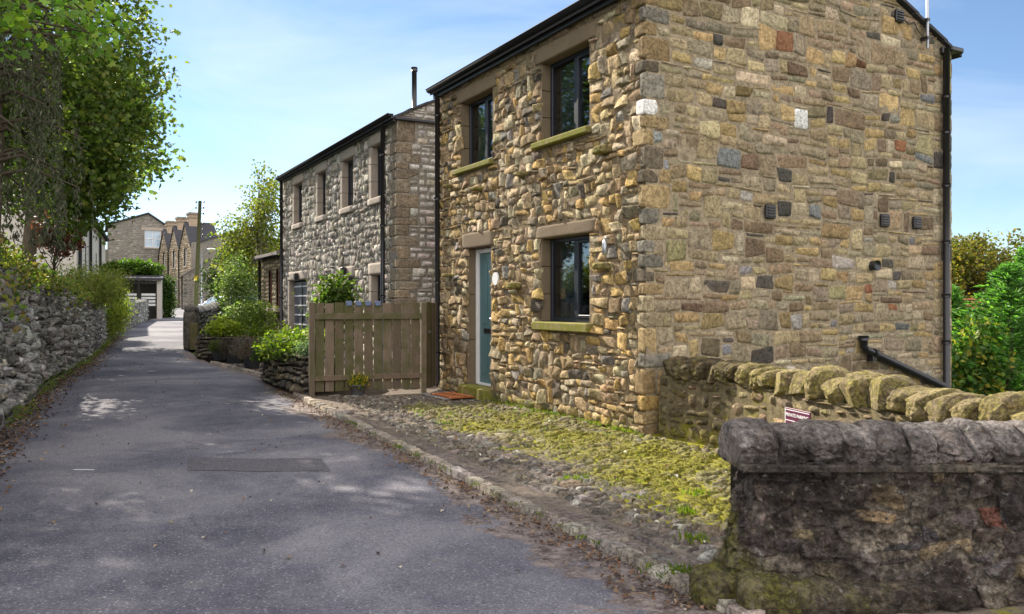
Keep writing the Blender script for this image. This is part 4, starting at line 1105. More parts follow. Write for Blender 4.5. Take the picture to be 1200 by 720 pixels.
# ------------------------------------------------------------------ doormat and slab
def mat_slab():
    b = MB(); b.box((-.64, 3.95, -.0), (-.16, 4.85, .022), bev=.008); o = b.build('paving_slab', M['flag'])
    o.location = (HC[0], HC[1], 0); o.rotation_euler = (0, 0, RZ); tag(o, 'flat grey paving slab on the cobbles under the orange doormat', 'paving slab')
    b = MB(); b.box((-.56, 3.86, .024), (-.17, 4.62, .042), bev=.006); o = b.build('doormat', M['mat'])
    o.location = (HC[0], HC[1], 0); o.rotation_euler = (0, 0, RZ); tag(o, 'worn orange brown doormat in front of the teal door', 'doormat')
mat_slab()

# ------------------------------------------------------------------ foliage
def unit(v): return v / (np.linalg.norm(v, axis=-1, keepdims=True) + 1e-9)
SHAPES = {
 'oval': np.array([(0, 0), (.28, .3), (.30, .62), (0, 1), (-.30, .62), (-.28, .3)]),
 'narrow': np.array([(0, 0), (.13, .35), (0, 1), (-.13, .35)]),
 'quad': np.array([(0, 0), (.36, .45), (0, 1), (-.36, .45)]),
 'lobed': np.array([(0, 0), (.22, .14), (.55, .22), (.36, .48), (.5, .8), (.2, .72), (0, 1.05), (-.2, .72), (-.5, .8), (-.36, .48), (-.55, .22), (-.22, .14)]),
}
def leaves(mb, C, size, cols, rg, shape='oval', up=.4, droop=0.0, mat=0, sv=.3, axis=None, curl=.25):
    C = np.asarray(C); n = len(C)
    N = unit(rg.normal(0, 1, (n, 3)) + np.array([0, 0, up]) * 2)
    U = unit(np.cross(N, rg.normal(0, 1, (n, 3)) + np.array([0, 0, 1e-3])))
    if axis is not None: U = unit(np.asarray(axis) + rg.normal(0, .25, (n, 3))); N = unit(np.cross(U, rg.normal(0, 1, (n, 3))))
    if droop: U = unit(U + np.array([0, 0, -droop])); N = unit(N - U * np.sum(N * U, 1)[:, None])
    B = np.cross(N, U); sh = SHAPES[shape]; k = len(sh)
    sz = size * (1 + rg.uniform(-sv, sv, n))
    V = C[:, None, :] + sz[:, None, None] * (sh[None, :, 0, None] * B[:, None, :] + (sh[None, :, 1, None] - .4) * U[:, None, :] + (np.abs(sh[:, 0]) * curl - (sh[:, 1] - .4) ** 2 * curl)[None, :, None] * N[:, None, :])
    F = np.arange(n * k).reshape(n, k)
    cols = np.asarray(cols, float); c = cols[rg.integers(0, len(cols), n)] * rg.uniform(.7, 1.3, (n, 1))
    CC = np.ones((n, k, 4)); CC[..., :3] = c[:, None, :]
    mb.add(V.reshape(-1, 3), F, mat, CC.reshape(-1, 4), False)
def clumps(rg, c, r, n, hollow=.35, cut=-.25, fr=.8, flat=0.0):
    out = []
    c = np.asarray(c, float); r = np.asarray(r, float)
    while len(out) < n:
        p = rg.normal(0, 1, (n * 2, 3)); p = unit(p) * (rg.random((n * 2, 1)) ** (1 / 2.4)) 
        p = p[np.linalg.norm(p, axis=1) > hollow * rg.random(len(p))]
        q = c + p * r * (1 + .22 * vn(p[:, 0] * 2 + c[0], p[:, 1] * 2, p[:, 2] * 2)[:, None])
        q = q[vn(q[:, 0] * fr, q[:, 1] * fr, q[:, 2] * fr + 5) > cut]
        out += list(q)
    return np.array(out[:n])
def scatter(rg, cl, per, r, flat=.7):
    P = np.repeat(cl, per, 0) + rg.normal(0, 1, (len(cl) * per, 3)) * r * np.array([1, 1, flat])
    return P
def branchy(mb, rg, base, top, cl, r0, nb, r1=.02, mat=0, bend=.3):
    base = np.asarray(base, float); top = np.asarray(top, float)
    ts = np.linspace(0, 1, 7); wob = rg.normal(0, .06, (7, 3)) * np.linalg.norm(top - base) * .3; wob[0] = 0
    tr = base + (top - base) * ts[:, None] + wob * ts[:, None]
    mb.tube(tr, np.linspace(r0, r0 * .35, 7), mat, n=10)
    for i in rg.choice(len(cl), min(nb, len(cl)), replace=False):
        e = cl[i]; k = rg.uniform(.35, .95); s_ = base + (top - base) * k
        s_ = np.array([np.interp(k, ts, tr[:, j]) for j in range(3)])
        m = (s_ + e) / 2 + np.array([0, 0, bend * np.linalg.norm(e - s_) * .25]) + rg.normal(0, .08, 3)
        q = np.array([s_, s_ * .6 + m * .4 + rg.normal(0, .03, 3), m, m * .4 + e * .6 + rg.normal(0, .05, 3), e])
        rr = r0 * (1 - .6 * k) * .45
        mb.tube(q, np.linspace(rr, r1 * .35, 5), mat, n=5, cap=False)
def tree(name, label, cat, base, top, spec, cols, size, seed, shape='oval', per=40, cr=.4, r0=.15, nb=60, bark_='bark', leafm='leaf', up=.4, droop=0., group=None, hollow=.35, cut=-.25, fr=.8, sv=.3, flat=.7):
    rg = np.random.default_rng(seed)
    root = empty(name, tuple(base), 0, label, cat, group); off = np.array(base, float)
    cl = np.concatenate([clumps(rg, c, r, n, hollow, cut, fr) for c, r, n in spec])
    t = MB(); branchy(t, rg, (0, 0, 0), np.asarray(top) - off, cl - off, r0, nb); t.build('trunk', M[bark_], root)
    b = MB(); leaves(b, scatter(rg, cl - off, per, cr, flat), size, cols, rg, shape, up, droop, sv=sv); b.build('crown', M[leafm], root)
    return root
G = [(.09, .14, .032), (.115, .17, .038), (.15, .20, .045), (.075, .115, .032), (.20, .22, .05)]
# main broadleaf tree over the left of the lane
tree('sycamore_tree', 'big broadleaf tree with lobed green leaves leaning over the left side of the lane', 'tree', (-10.1, 14.0, 1.6), (-9.2, 14.3, 9.2),
     [((-9.1, 14.4, 6.1), (2.6, 2.4, 3.8), 480), ((-7.75, 14.8, 5.6), (1.3, 1.4, 2.7), 150), ((-8.8, 13.8, 8.8), (2.2, 2.0, 2.2), 110), ((-7.75, 15.4, 3.5), (1.0, 1.1, .8), 60), ((-9.3, 15.2, 5.0), (1.6, 1.2, .9), 60), ((-7.5, 13.9, 8.0), (1.1, 1.1, 1.0), 80)],
     G, .092, 41, 'lobed', 33, .22, .20, 110, cut=-.04, fr=1.1, up=.5, droop=.35)
# dark drooping evergreen
def weeping():
    rg = np.random.default_rng(8); base = np.array([-7.45, 11.4, 1.7])
    root = empty('weeping_conifer', tuple(base), 0, 'dark drooping evergreen with hanging grey brown sprays at the left edge above the wall', 'tree')
    t = MB(); br = MB(); b = MB()
    t.tube([(0, 0, 0), (.1, .05, 2), (.05, 0, 4.2), (0, 0, 6.5)], [.2, .16, .1, .03], n=10)
    C = []; Ax = []
    for i in range(470):
        h = rg.uniform(1.2, 6.0); a = rg.uniform(0, 2 * math.pi); r = (1.6 - .2 * h) * rg.uniform(.25, 1) ** .7 + .15
        p = np.array([r * math.cos(a), r * math.sin(a) * .9, h]); ln = rg.uniform(.5, 1.5)
        n = int(ln / .028); k = np.arange(n)
        sw = rg.normal(0, .07, 2)
        q = np.stack([p[0] + sw[0] * k / n + .02 * np.sin(k * .4 + i), p[1] + sw[1] * k / n, np.maximum(p[2] - k * .028, .42 + .35 * rg.random())], 1) + rg.normal(0, .022, (n, 3))
        C.append(q)
        if i % 6 == 0: t.tube([(0, 0, h + .1), (p[0] * .5, p[1] * .5, h + .25), tuple(p)], [.04, .025, .008], n=5, cap=False)
    C = np.concatenate(C)
    leaves(b, C, .085, [(.075, .085, .055), (.055, .070, .038), (.11, .105, .075), (.08, .072, .052), (.065, .09, .032)], rg, 'narrow', axis=np.tile([0, 0, -1.2], (len(C), 1)) + rg.normal(0, .5, (len(C), 3)), sv=.4)
    t.build('trunk', M['bark'], root); b.build('crown', M['leafdull'], root)
weeping()
# near bright spray of leaves, upper left
tree('overhanging_tree', 'closest bright green branches dipping into the top left corner', 'tree', (-5.6, 6.2, 1.7), (-5.4, 6.6, 5.4),
     [((-4.35, 7.2, 4.15), (.80, .8, .38), 46)], [(.13, .24, .03), (.18, .30, .04), (.09, .18, .03), (.24, .32, .05)], .075, 12, 'lobed', 16, .17, .10, 40, cut=-.1, fr=1.6, up=.4, droop=.4)
# second and third shade trees, farther along the left gardens
tree('garden_tree', 'farther green tree behind the drooping evergreen, over the pale house roof', 'tree', (-17.2, 28.5, 1.3), (-16.2, 28.8, 8.0),
     [((-15.6, 28.6, 7.4), (3.3, 3.0, 2.7), 330)], G, .19, 43, 'oval', 34, .36, .2, 60, cut=-.2, fr=.8)
tree('garden_tree', 'green tree behind the left wall at the frame edge, hidden by the evergreen', 'tree', (-10.5, 10.5, 1.7), (-10.0, 10.5, 9.0),
     [((-9.6, 9.6, 7.6), (2.8, 3.2, 2.2), 380)], G, .17, 46, 'oval', 30, .36, .2, 50, cut=-.2, fr=.8)
tree('garden_tree', 'green garden tree standing behind the middle of the left wall, beyond the evergreen', 'tree', (-13.6, 22.5, 1.5), (-13.2, 22.8, 8.0),
     [((-12.9, 23.0, 7.1), (2.0, 2.4, 1.8), 330)], G, .17, 47, 'oval', 30, .32, .17, 50, cut=-.3, fr=.8)
# red maple
tree('red_maple', 'small red leaved maple beside the pale house on the left', 'tree', (-9.1, 16.0, 1.6), (-9.0, 16, 2.7),
     [((-8.95, 16.0, 2.85), (.42, .4, .42), 46)], [(.24, .07, .06), (.30, .10, .085), (.17, .05, .045)], .07, 5, 'lobed', 28, .1, .03, 20, cut=-.6)
# overgrowth on the left wall
def overgrowth():
    rg = np.random.default_rng(4); b = MB(); n = 1500
    a = rg.uniform(0, LWL, n) ** 1.0; off = rg.uniform(.32, 1.6, n); u = rg.random(n)
    q = LW(a, np.ones(n), -off); tall = .28 + .34 * (1 + vn(a * .55, a * 0)) / 1.0 * .8
    tall = tall * np.interp(q[:, 1], [4, 12, 28], [1.05, 1.0, .75])
    zz = .0 + u * tall * (np.clip(off, 0, .9) * .9 + .42)
    q[:, 2] += zz
    pal = [(.16, .22, .035), (.12, .19, .03), (.24, .25, .05), (.30, .26, .06), (.08, .135, .03), (.24, .17, .07)]
    P = scatter(rg, q, 24, .13, .8)
    k = vn(P[:, 0] * .8, P[:, 1] * .8, 2)
    P1, P2 = P[k > .05], P[k <= .05]
    leaves(b, P1, .085, pal, rg, 'oval', .5, .2, sv=.45)
    leaves(b, P2, .11, [(.20, .22, .05), (.28, .24, .07), (.13, .17, .035), (.34, .30, .11)], rg, 'narrow', .3, .1, sv=.4)
    # trailing down the face in drifts
    n = 130; a = rg.uniform(0, LWL, n); dr = np.clip(vn(a * .7, a * 0 + 3) + .25, 0, 1)
    z = 1 - rg.random(n) * .45 * dr
    q = LW(a, z, np.full(n, .08)); P = scatter(rg, q, 16, .09, 1.0)
    leaves(b, P, .07, pal, rg, 'oval', .4, .4, sv=.4)
    n = 160; a = rg.uniform(0, LWL, n); q = LW(a, np.full(n, .0), np.full(n, .12)); P = scatter(rg, q, 10, .07, .5); P[:, 2] = np.abs(P[:, 2] - q[:, 2].mean()) * 0 + np.repeat(q[:, 2], 10) + rg.random(len(P)) * .14
    leaves(b, P, .06, pal[:3], rg, 'narrow', .6, 0, sv=.4)
    tag(b.build('overgrowth', M['leaf']), kind='stuff')
overgrowth()
def shrub(name, label, cat, c, r, n, per, cr, size, cols, seed, shape='oval', base=None, leafm='leaf', group=None, up=.5, droop=0., cut=-.5, flat=.8, hollow=.2, stems=14):
    rg = np.random.default_rng(seed); base = base or (c[0], c[1], gzf(c[0], c[1])); off = np.array(base, float)
    root = empty(name, tuple(base), 0, label, cat, group); cl = clumps(rg, c, r, n, hollow, cut, 1.5); cl[:, 2] = np.maximum(cl[:, 2], base[2] + .04)
    t = MB()
    for i in rg.choice(len(cl), min(stems, len(cl)), replace=False):
        e = cl[i] - off; t.tube([(rg.normal(0, .04), rg.normal(0, .04), -.03), (e[0] * .4, e[1] * .4, e[2] * .6), tuple(e)], [.015, .010, .003], n=5, cap=False)
    t.build('stem', M['bark'], root)
    b = MB(); P = scatter(rg, cl - off, per, cr, flat); P[:, 2] = np.maximum(P[:, 2], .01); leaves(b, P, size, cols, rg, shape, up, droop, sv=.4); b.build('foliage', M[leafm], root)
    return root
YG = [(.16, .20, .02), (.11, .16, .02), (.22, .24, .03), (.08, .12, .02)]
shrub('trailing_shrub', 'large yellow green trailing shrub spilling down over the far end of the stone wall', 'shrub', (-14.2, 28.3, 1.2), (.55, 1.1, 1.1), 140, 70, .17, .12, [(.20, .24, .04), (.15, .19, .03), (.28, .28, .05), (.09, .13, .03)], 3, 'narrow', droop=.8)
shrub('trailing_shrub', 'olive shrub arching over the wall top just before the largest trailing shrub', 'shrub', (-11.9, 22.8, 1.9), (.7, 1.9, .55), 130, 50, .16, .10, [(.18, .21, .05), (.25, .23, .06), (.11, .14, .03)], 9, 'narrow', droop=.5, base=(-12.2, 22.8, 1.3))
# garden plants on the right of the lane
shrub('garden_shrub', 'lime yellow leafy plant on the low planter beside the garden wall pier', 'plant', (-7.7, 21.6, .78), (.42, .35, .22), 40, 40, .09, .075, [(.30, .33, .04), (.22, .28, .03)], 21, base=(-7.7, 21.6, .5))
shrub('garden_shrub', 'tall grassy green shrub against the corner of the garage wall', 'plant', (-7.55, 23.6, .75), (.6, .6, .75), 100, 40, .14, .11, [(.12, .17, .03), (.08, .12, .02), (.18, .22, .05)], 22, 'narrow')
shrub('garden_shrub', 'white variegated shrub with pale leaves behind the lime yellow plant', 'plant', (-8.75, 26.5, .85), (.6, .6, .6), 80, 40, .13, .085, [(.12, .18, .05), (.35, .38, .28), (.07, .12, .03)], 23)
shrub('garden_shrub', 'wide low yellow green ground shrub behind the dark pots', 'plant', (-6.6, 21.6, .48), (.95, .6, .35), 100, 40, .12, .08, YG, 24)
shrub('garden_shrub', 'pale leafy tall shrub below the birch by the outbuilding', 'plant', (-10.4, 30.5, 1.6), (.7, .7, 1.5), 120, 40, .18, .10, [(.10, .15, .05), (.2, .24, .12), (.06, .1, .02)], 26)
shrub('laurel_bush', 'glossy leaved green bush showing over the top of the wooden fence', 'bush', (-3.45, 15.9, 1.3), (.40, .4, .68), 90, 34, .12, .095, [(.07, .12, .02), (.10, .15, .03), (.16, .20, .05), (.05, .09, .02)], 27, 'oval')
# birch and dark holly
tree('birch_tree', 'light feathery birch with yellow green leaves standing behind the low outbuilding', 'tree', (-10.4, 33.5, .2), (-10.5, 33.5, 6.0),
     [((-10.4, 33.5, 4.0), (1.35, 1.2, 2.5), 180), ((-10.3, 33.5, 5.9), (.9, 1.0, 1.3), 45), ((-11.3, 33.2, 3.6), (.75, .8, 1.8), 70)], [(.14, .17, .03), (.20, .21, .035), (.09, .13, .025), (.26, .24, .04)], .12, 51, 'oval', 26, .22, .10, 90, 'palebark', cut=-.12, fr=1.3, droop=.5)
tree('holly_tree', 'dark green evergreen tree between the telegraph pole and the birch', 'tree', (-13.3, 39, .3), (-13.3, 39, 3.2),
     [((-13.4, 39, 2.5), (1.15, 1.1, 1.6), 150)], [(.02, .04, .012), (.035, .055, .02), (.05, .07, .03)], .13, 52, 'oval', 40, .25, .12, 30)
# right hand side
tree('oak_tree', 'spreading olive yellow oak in the distance at the right edge', 'tree', (27.3, 49.5, -2.2), (27.5, 49.5, 3.5),
     [((27.6, 49.5, 2.9), (4.0, 3.4, 2.9), 330), ((31.5, 50, 2.6), (2.6, 2.5, 2.6), 120)], [(.13, .13, .025), (.19, .17, .03), (.08, .095, .02), (.22, .15, .03)], .22, 61, 'oval', 34, .34, .3, 90, cut=-.1, fr=.7)
def conifer(base, h, r, seed, label, cols):
    rg = np.random.default_rng(seed); root = empty('young_conifer', tuple(base), 0, label, 'tree')
    t = MB(); t.tube([(0, 0, 0), (.02, 0, h * .5), (0, 0, h)], [.06, .04, .008], n=7); b = MB(); C = []; A = []
    nb_ = int(h * 60)
    for i in range(nb_):
        z = h * (i / nb_) ** .9; rr = r * (1 - z / h) ** .75 * rg.uniform(.75, 1.15) + .06; a = i * 2.4 + rg.normal(0, .2)
        d_ = np.array([math.cos(a), math.sin(a), .42]); k = np.linspace(.15, 1, int(rr / .035) + 3)
        Q = np.array([0, 0, z]) + k[:, None] * rr * d_ + np.stack([k * 0, k * 0, -.12 * rr * k ** 2], 1)
        if i % 3 == 0: t.tube([Q[0], Q[len(Q) // 2], Q[-1]], [.012, .008, .003], n=4, cap=False)
        side = np.array([-math.sin(a), math.cos(a), 0])
        for sg in (-1, 1, 0):
            C.append(Q + rg.normal(0, .02, Q.shape)); A.append(np.tile(d_ * .8 + side * sg * .9, (len(Q), 1)))
    C = np.concatenate(C); A = np.concatenate(A)
    leaves(b, C, .13, cols, rg, 'narrow', axis=A, sv=.4)
    t.build('trunk', M['bark'], root); b.build('crown', M['leaf'], root)
CG = [(.12, .27, .06), (.10, .23, .055), (.17, .33, .08), (.07, .16, .045)]
gr = lambda x, y: gzf(x, y) - .05
conifer((7.85, 12.8, gr(7.85, 12.8)), 2.1, 1.05, 71, 'bright green young conifer tight against the right edge of the frame behind the wall', CG)
conifer((8.9, 13.9, gr(8.9, 13.9)), 2.65, 1.15, 72, 'tallest bright green young conifer right of the near house', CG)
conifer((8.3, 15.4, gr(8.3, 15.4)), 2.0, .9, 73, 'shorter young conifer next to the drainpipe corner of the near house', CG)
shrub('leafy_bush', 'broad leaved green bush with yellow leaves low beside the right corner of the near house', 'bush', (7.25, 12.6, .55), (.36, .4, .75), 60, 24, .12, .10, [(.10, .20, .05), (.07, .14, .035), (.17, .25, .05), (.36, .32, .05)], 75)
shrub('leafy_bush', 'dark green bush filling the gap below the conifers', 'bush', (10.8, 17.6, .2), (2.2, 1.0, 1.1), 130, 36, .25, .12, [(.04, .08, .02), (.06, .11, .03)], 76)
shrub('distant_shrub', 'dark hedge clump below the distant oak', 'bush', (25.5, 40.5, -.6), (5.0, 1.2, 1.4), 160, 36, .4, .18, [(.05, .08, .02), (.08, .11, .03)], 77, base=(25.5, 40.5, -2.4))

# ------------------------------------------------------------------ planters, pots
def planter(name_label, pts, H, closed_top=True, seed=1, fillpts=None, moss=.4, cell=.05):
    root = empty('stone_planter', (pts[1][0], pts[1][1], 0), 0, name_label, 'planter'); off = np.array([pts[1][0], pts[1][1], 0])
    P0, L = lineP(pts, side=-1, batter=.08)
    def P(a, z, h): return P0(a, z, h) - off
    b = MB(); r, _, _, _ = pack(L, H, cell, cell * .8, [(3, 2, 5), (4, 3, 5), (5, 3, 4), (4, 2, 4), (6, 4, 3)], None, seed)
    stones(b, r, P, [(.17, .15, .11), (.12, .11, .085), (.22, .19, .13), (.10, .09, .08)], [4, 4, 3, 2], gap=.018, prot=(.015, .06), rough=.018, jit=.35, rnd=.6, res=.035, pw=4, bury=.06, seed=seed, nmax=9, moss=lambda A, Z: .34 + .12 * vn(A * 2, Z * 3), warp=.02)
    gridsheet(b, P, 0, L, -.05, H, 20, 3, h=-.02, mat=1); gridsheet(b, P, 0, L, -.05, H, 20, 3, h=-.22, mat=1)
    b.build('wall_face', [M['cobble'], M['mortar_dark']], root)
    f = MB(); q = [(*p, 0) for p in (fillpts or pts)]; V = np.array(q) - off; V[:, 2] = H - .04 + gzf(*pts[1]); f.add(V, [tuple(range(len(q)))]); f.build('soil', M['mortar_dark'], root)
    return root
planter('mossy dry stone planter at the left end of the wooden fence', [(-4.1, 16.2), (-4.80, 15.5), (-4.55, 14.9), (-3.85, 13.6), (-3.22, 12.62), (-3.08, 12.66)], .62, seed=3, fillpts=[(-4.1, 16.2), (-4.80, 15.4), (-3.22, 12.62), (-2.7, 12.8), (-2.6, 14), (-3.2, 16)])
planter('low mossy stone planter beside the garden wall pier', [(-8.9, 23.4), (-8.35, 21.4), (-7.95, 20.9), (-6.9, 20.75), (-5.6, 20.2), (-5.2, 20.0)], .56, seed=5, fillpts=[(-8.9, 23.4), (-8.2, 21), (-5.2, 20), (-5.0, 22), (-6.3, 24)])
rgp = np.random.default_rng(90)
shrub('planter_plant', 'bright yellow green leafy plant spilling over the mossy planter by the fence', 'plant', (-3.75, 14.1, .74), (.50, .85, .20), 120, 44, .085, .065, [(.20, .27, .03), (.13, .20, .03), (.28, .33, .05), (.07, .12, .03)], 31, base=(-3.75, 14.1, .5), cut=-.8)
shrub('planter_plant', 'dark ivy hanging down the left end of the mossy planter by the fence', 'plant', (-4.45, 14.9, .52), (.16, .45, .30), 50, 40, .07, .06, [(.04, .07, .02), (.07, .11, .02)], 32, base=(-4.5, 15.2, .4))
shrub('planter_plant', 'blue green tufted plant on the fence side of the mossy planter', 'plant', (-3.25, 13.0, .68), (.22, .25, .14), 30, 40, .06, .07, [(.10, .15, .12), (.16, .2, .15)], 33, 'narrow', base=(-3.25, 13.0, .5))
def pot(x, y, r, h, label, cols, seed, square=True, pr=.36, mat='pot', plant=True, group='dark pots of heather beside the lane'):
    root = empty('plant_pot', (x, y, gzf(x, y) + .0), .3 + RZ, label, 'plant pot', group)
    b = MB()
    prof = [(r * .78, 0), (r * .80, .01), (r * .97, h * .86), (r * 1.06, h * .865), (r * 1.07, h), (r * .96, h), (r * .94, h * .9), (.01, h * .9)]
    n = 4 if square else 18
    if square:
        th = [math.pi / 4 + i * math.pi / 2 for i in range(4)]; V = [(a * 1.3 * math.cos(t_), a * 1.3 * math.sin(t_), z) for a, z in prof for t_ in th]
        F = [(i * 4 + j, i * 4 + (j + 1) % 4, (i + 1) * 4 + (j + 1) % 4, (i + 1) * 4 + j) for i in range(len(prof) - 1) for j in range(4)]; b.add(V, F, smooth=False)
    else: b.lathe((0, 0, 0), prof, n=n)
    b.build('pot', M[mat], root)
    if plant:
        rg = np.random.default_rng(seed); f = MB(); n = 150
        cl = clumps(rg, (0, 0, h + pr * .45), (pr, pr, pr * .62), n, .1, -.9); cl[:, 2] = np.maximum(cl[:, 2], h)
        ax = unit(cl - np.array([0, 0, h * .6])); P = np.repeat(cl, 22, 0) + rg.normal(0, .045, (n * 22, 3))
        leaves(f, P, .055, cols, rg, 'narrow', axis=np.repeat(ax, 22, 0), sv=.4); f.build('foliage', M['leafdull'], root)
HE = [(.10, .10, .09), (.13, .11, .10), (.16, .10, .09), (.10, .12, .08), (.22, .17, .15)]
pot(-5.76, 17.95, .155, .27, 'largest dark square pot with a rounded grey heather bush, closest to the mossy planter', HE, 1, pr=.40)
pot(-6.58, 19.2, .145, .25, 'middle dark pot with brownish heather in the row by the lane', [(.07, .06, .05), (.10, .07, .06), (.05, .05, .04)], 2, pr=.34)
pot(-7.38, 20.45, .14, .24, 'smallest dark pot with a few green leaves against the low planter', [(.06, .09, .03), (.10, .14, .03)], 3, pr=.20)
pot(-2.42, 12.72, .13, .17, 'grey round pot with a tiny yellow flower at the foot of the wooden fence', [(.08, .13, .02), (.45, .36, .02)], 4, square=False, pr=.07, mat='potgrey', group=None)

# ------------------------------------------------------------------ garden wall with pier, lane side
def lane_wall():
    x0, y0 = -9.55, 24.3; root = empty('garden_wall', (x0, y0, gzf(x0, y0)), 0, 'grey garden wall with rounded coping and a square pier beyond the low planter', 'stone wall'); off = np.array([x0, y0, gzf(x0, y0)])
    pts = [(-9.46, 24.5), (-10.2, 27.5), (-12.35, 35.5)]
    P0, L = lineP(pts, side=-1, base=lambda x, y: gz(x, y)); P = lambda a, z, h: P0(a, z * np.interp(P0(a, z * 0, h * 0)[..., 1], [24, 36], [1.0, 1.05]), h) - off
    b = MB(); r, _, _, _ = pack(L, 1.1, .07, .06, [(3, 2, 5), (4, 3, 4), (2, 2, 4), (3, 3, 3)], None, 5)
    for sd, yy in ((0, 0), (1, -.36)):
        Q = P if not sd else (lambda a, z, h: P(a, z, -.36 - h))
        stones(b, r, Q, [(.22, .21, .19), (.17, .16, .145), (.28, .27, .25), (.12, .11, .10)], [4, 4, 3, 2], gap=.02, prot=(.01, .035), rough=.015, jit=.3, rnd=.5, res=.08, seed=5 + sd, nmax=4)
        gridsheet(b, Q, 0, L, -.1, 1.1, 20, 2, mat=1)
    def top(a, c, h): 
        q = P(a, np.full_like(a, 1.1), -.40 * c + .02); q[..., 2] += .16 * np.sin(np.clip(c, 0, 1) * math.pi) + .012 * np.sin(a * 26); return q
    gridsheet(b, top, 0, L, 0, 1, 150, 8, mat=0, col=(.26, .25, .23, .1))
    b.build('wall_face', [M['dry'], M['mortar_dark']], root)
    c = MB(); c.rock((-.10, .10, .58), (.38, .40, 1.2), pw=9, amp=.03, n=9, col=(.13, .12, .10, .3), seed=2); c.rock((-.10, .10, 1.2), (.40, .42, .26), pw=2.5, amp=.08, n=8, col=(.12, .11, .10, .2), seed=4); c.build('pier', [M['dry']], root)
    g = MB(); g.box((.0, -.28, 0), (.22, -.16, .80), col=(1, .95, .8, .5), bev=.01); g.build('timber_post', M['wood'], root)
lane_wall()

# ------------------------------------------------------------------ pole, street lamp, car
def pole():
    x, y = -22.85, 58.5; z = gzf(x, y)
    root = empty('telegraph_pole', (x, y, z - .05), 0, 'tall leaning wooden telegraph pole with small white insulators by the bend', 'telegraph pole')
    b = MB(); b.tube([(0, 0, 0), (.17, 0, 4), (.34, 0, 8.1)], [.17, .14, .11], n=12); b.build('pole', M['polewood'], root)
    for k in range(6):
        for sd in (-1, 1):
            if k > 1 and sd < 0: continue
            zz = 8.0 - k * .42 - (k > 2) * .3; px = .34 * zz / 8.1
            i = MB(); i.tube([(px, 0, zz), (px + sd * .28, 0, zz)], .015, n=5); i.lathe((px + sd * .28, 0, zz - .04), [(.03, 0), (.06, .02), (.06, .09), (.03, .13)], n=8); i.build('insulator', M['black'], root)
    t = MB(); t.tube([(.08, 0, 2.35), (.095, 0, 2.7)], .165, n=12); t.build('marker_band', M['yellow'], root)
    w = MB(); pts = [np.array([.34, 0, 8.0]) + (np.array([-14.5, 24, .0]) * k + np.array([0, 0, -1.2 * 4 * k * (1 - k) * .35 - .9 * k])) for k in np.linspace(0, 1, 14)]; w.tube(pts, .014, n=4); w.build('overhead_wire', M['black'], root)
    x2, y2 = -22.1, 57.7; z2 = gzf(x2, y2)
    l = empty('street_lamp', (x2, y2, z2), 0, 'slim grey street lamp column with a pale arm reaching right, beside the telegraph pole', 'street lamp')
    b = MB(); b.tube([(0, 0, 0), (0, 0, 1.2), (.0, 0, 1.25), (.02, 0, 4.1), (.10, 0, 4.35), (.45, 0, 4.5)], [.08, .08, .05, .045, .04, .035], n=10); b.build('column', M['metal'], l)
    b = MB(); b.rock((.95, 0, 4.52), (1.15, .34, .17), pw=3, amp=.0, n=6); b.build('lamp_head', M['white'], l)
pole()
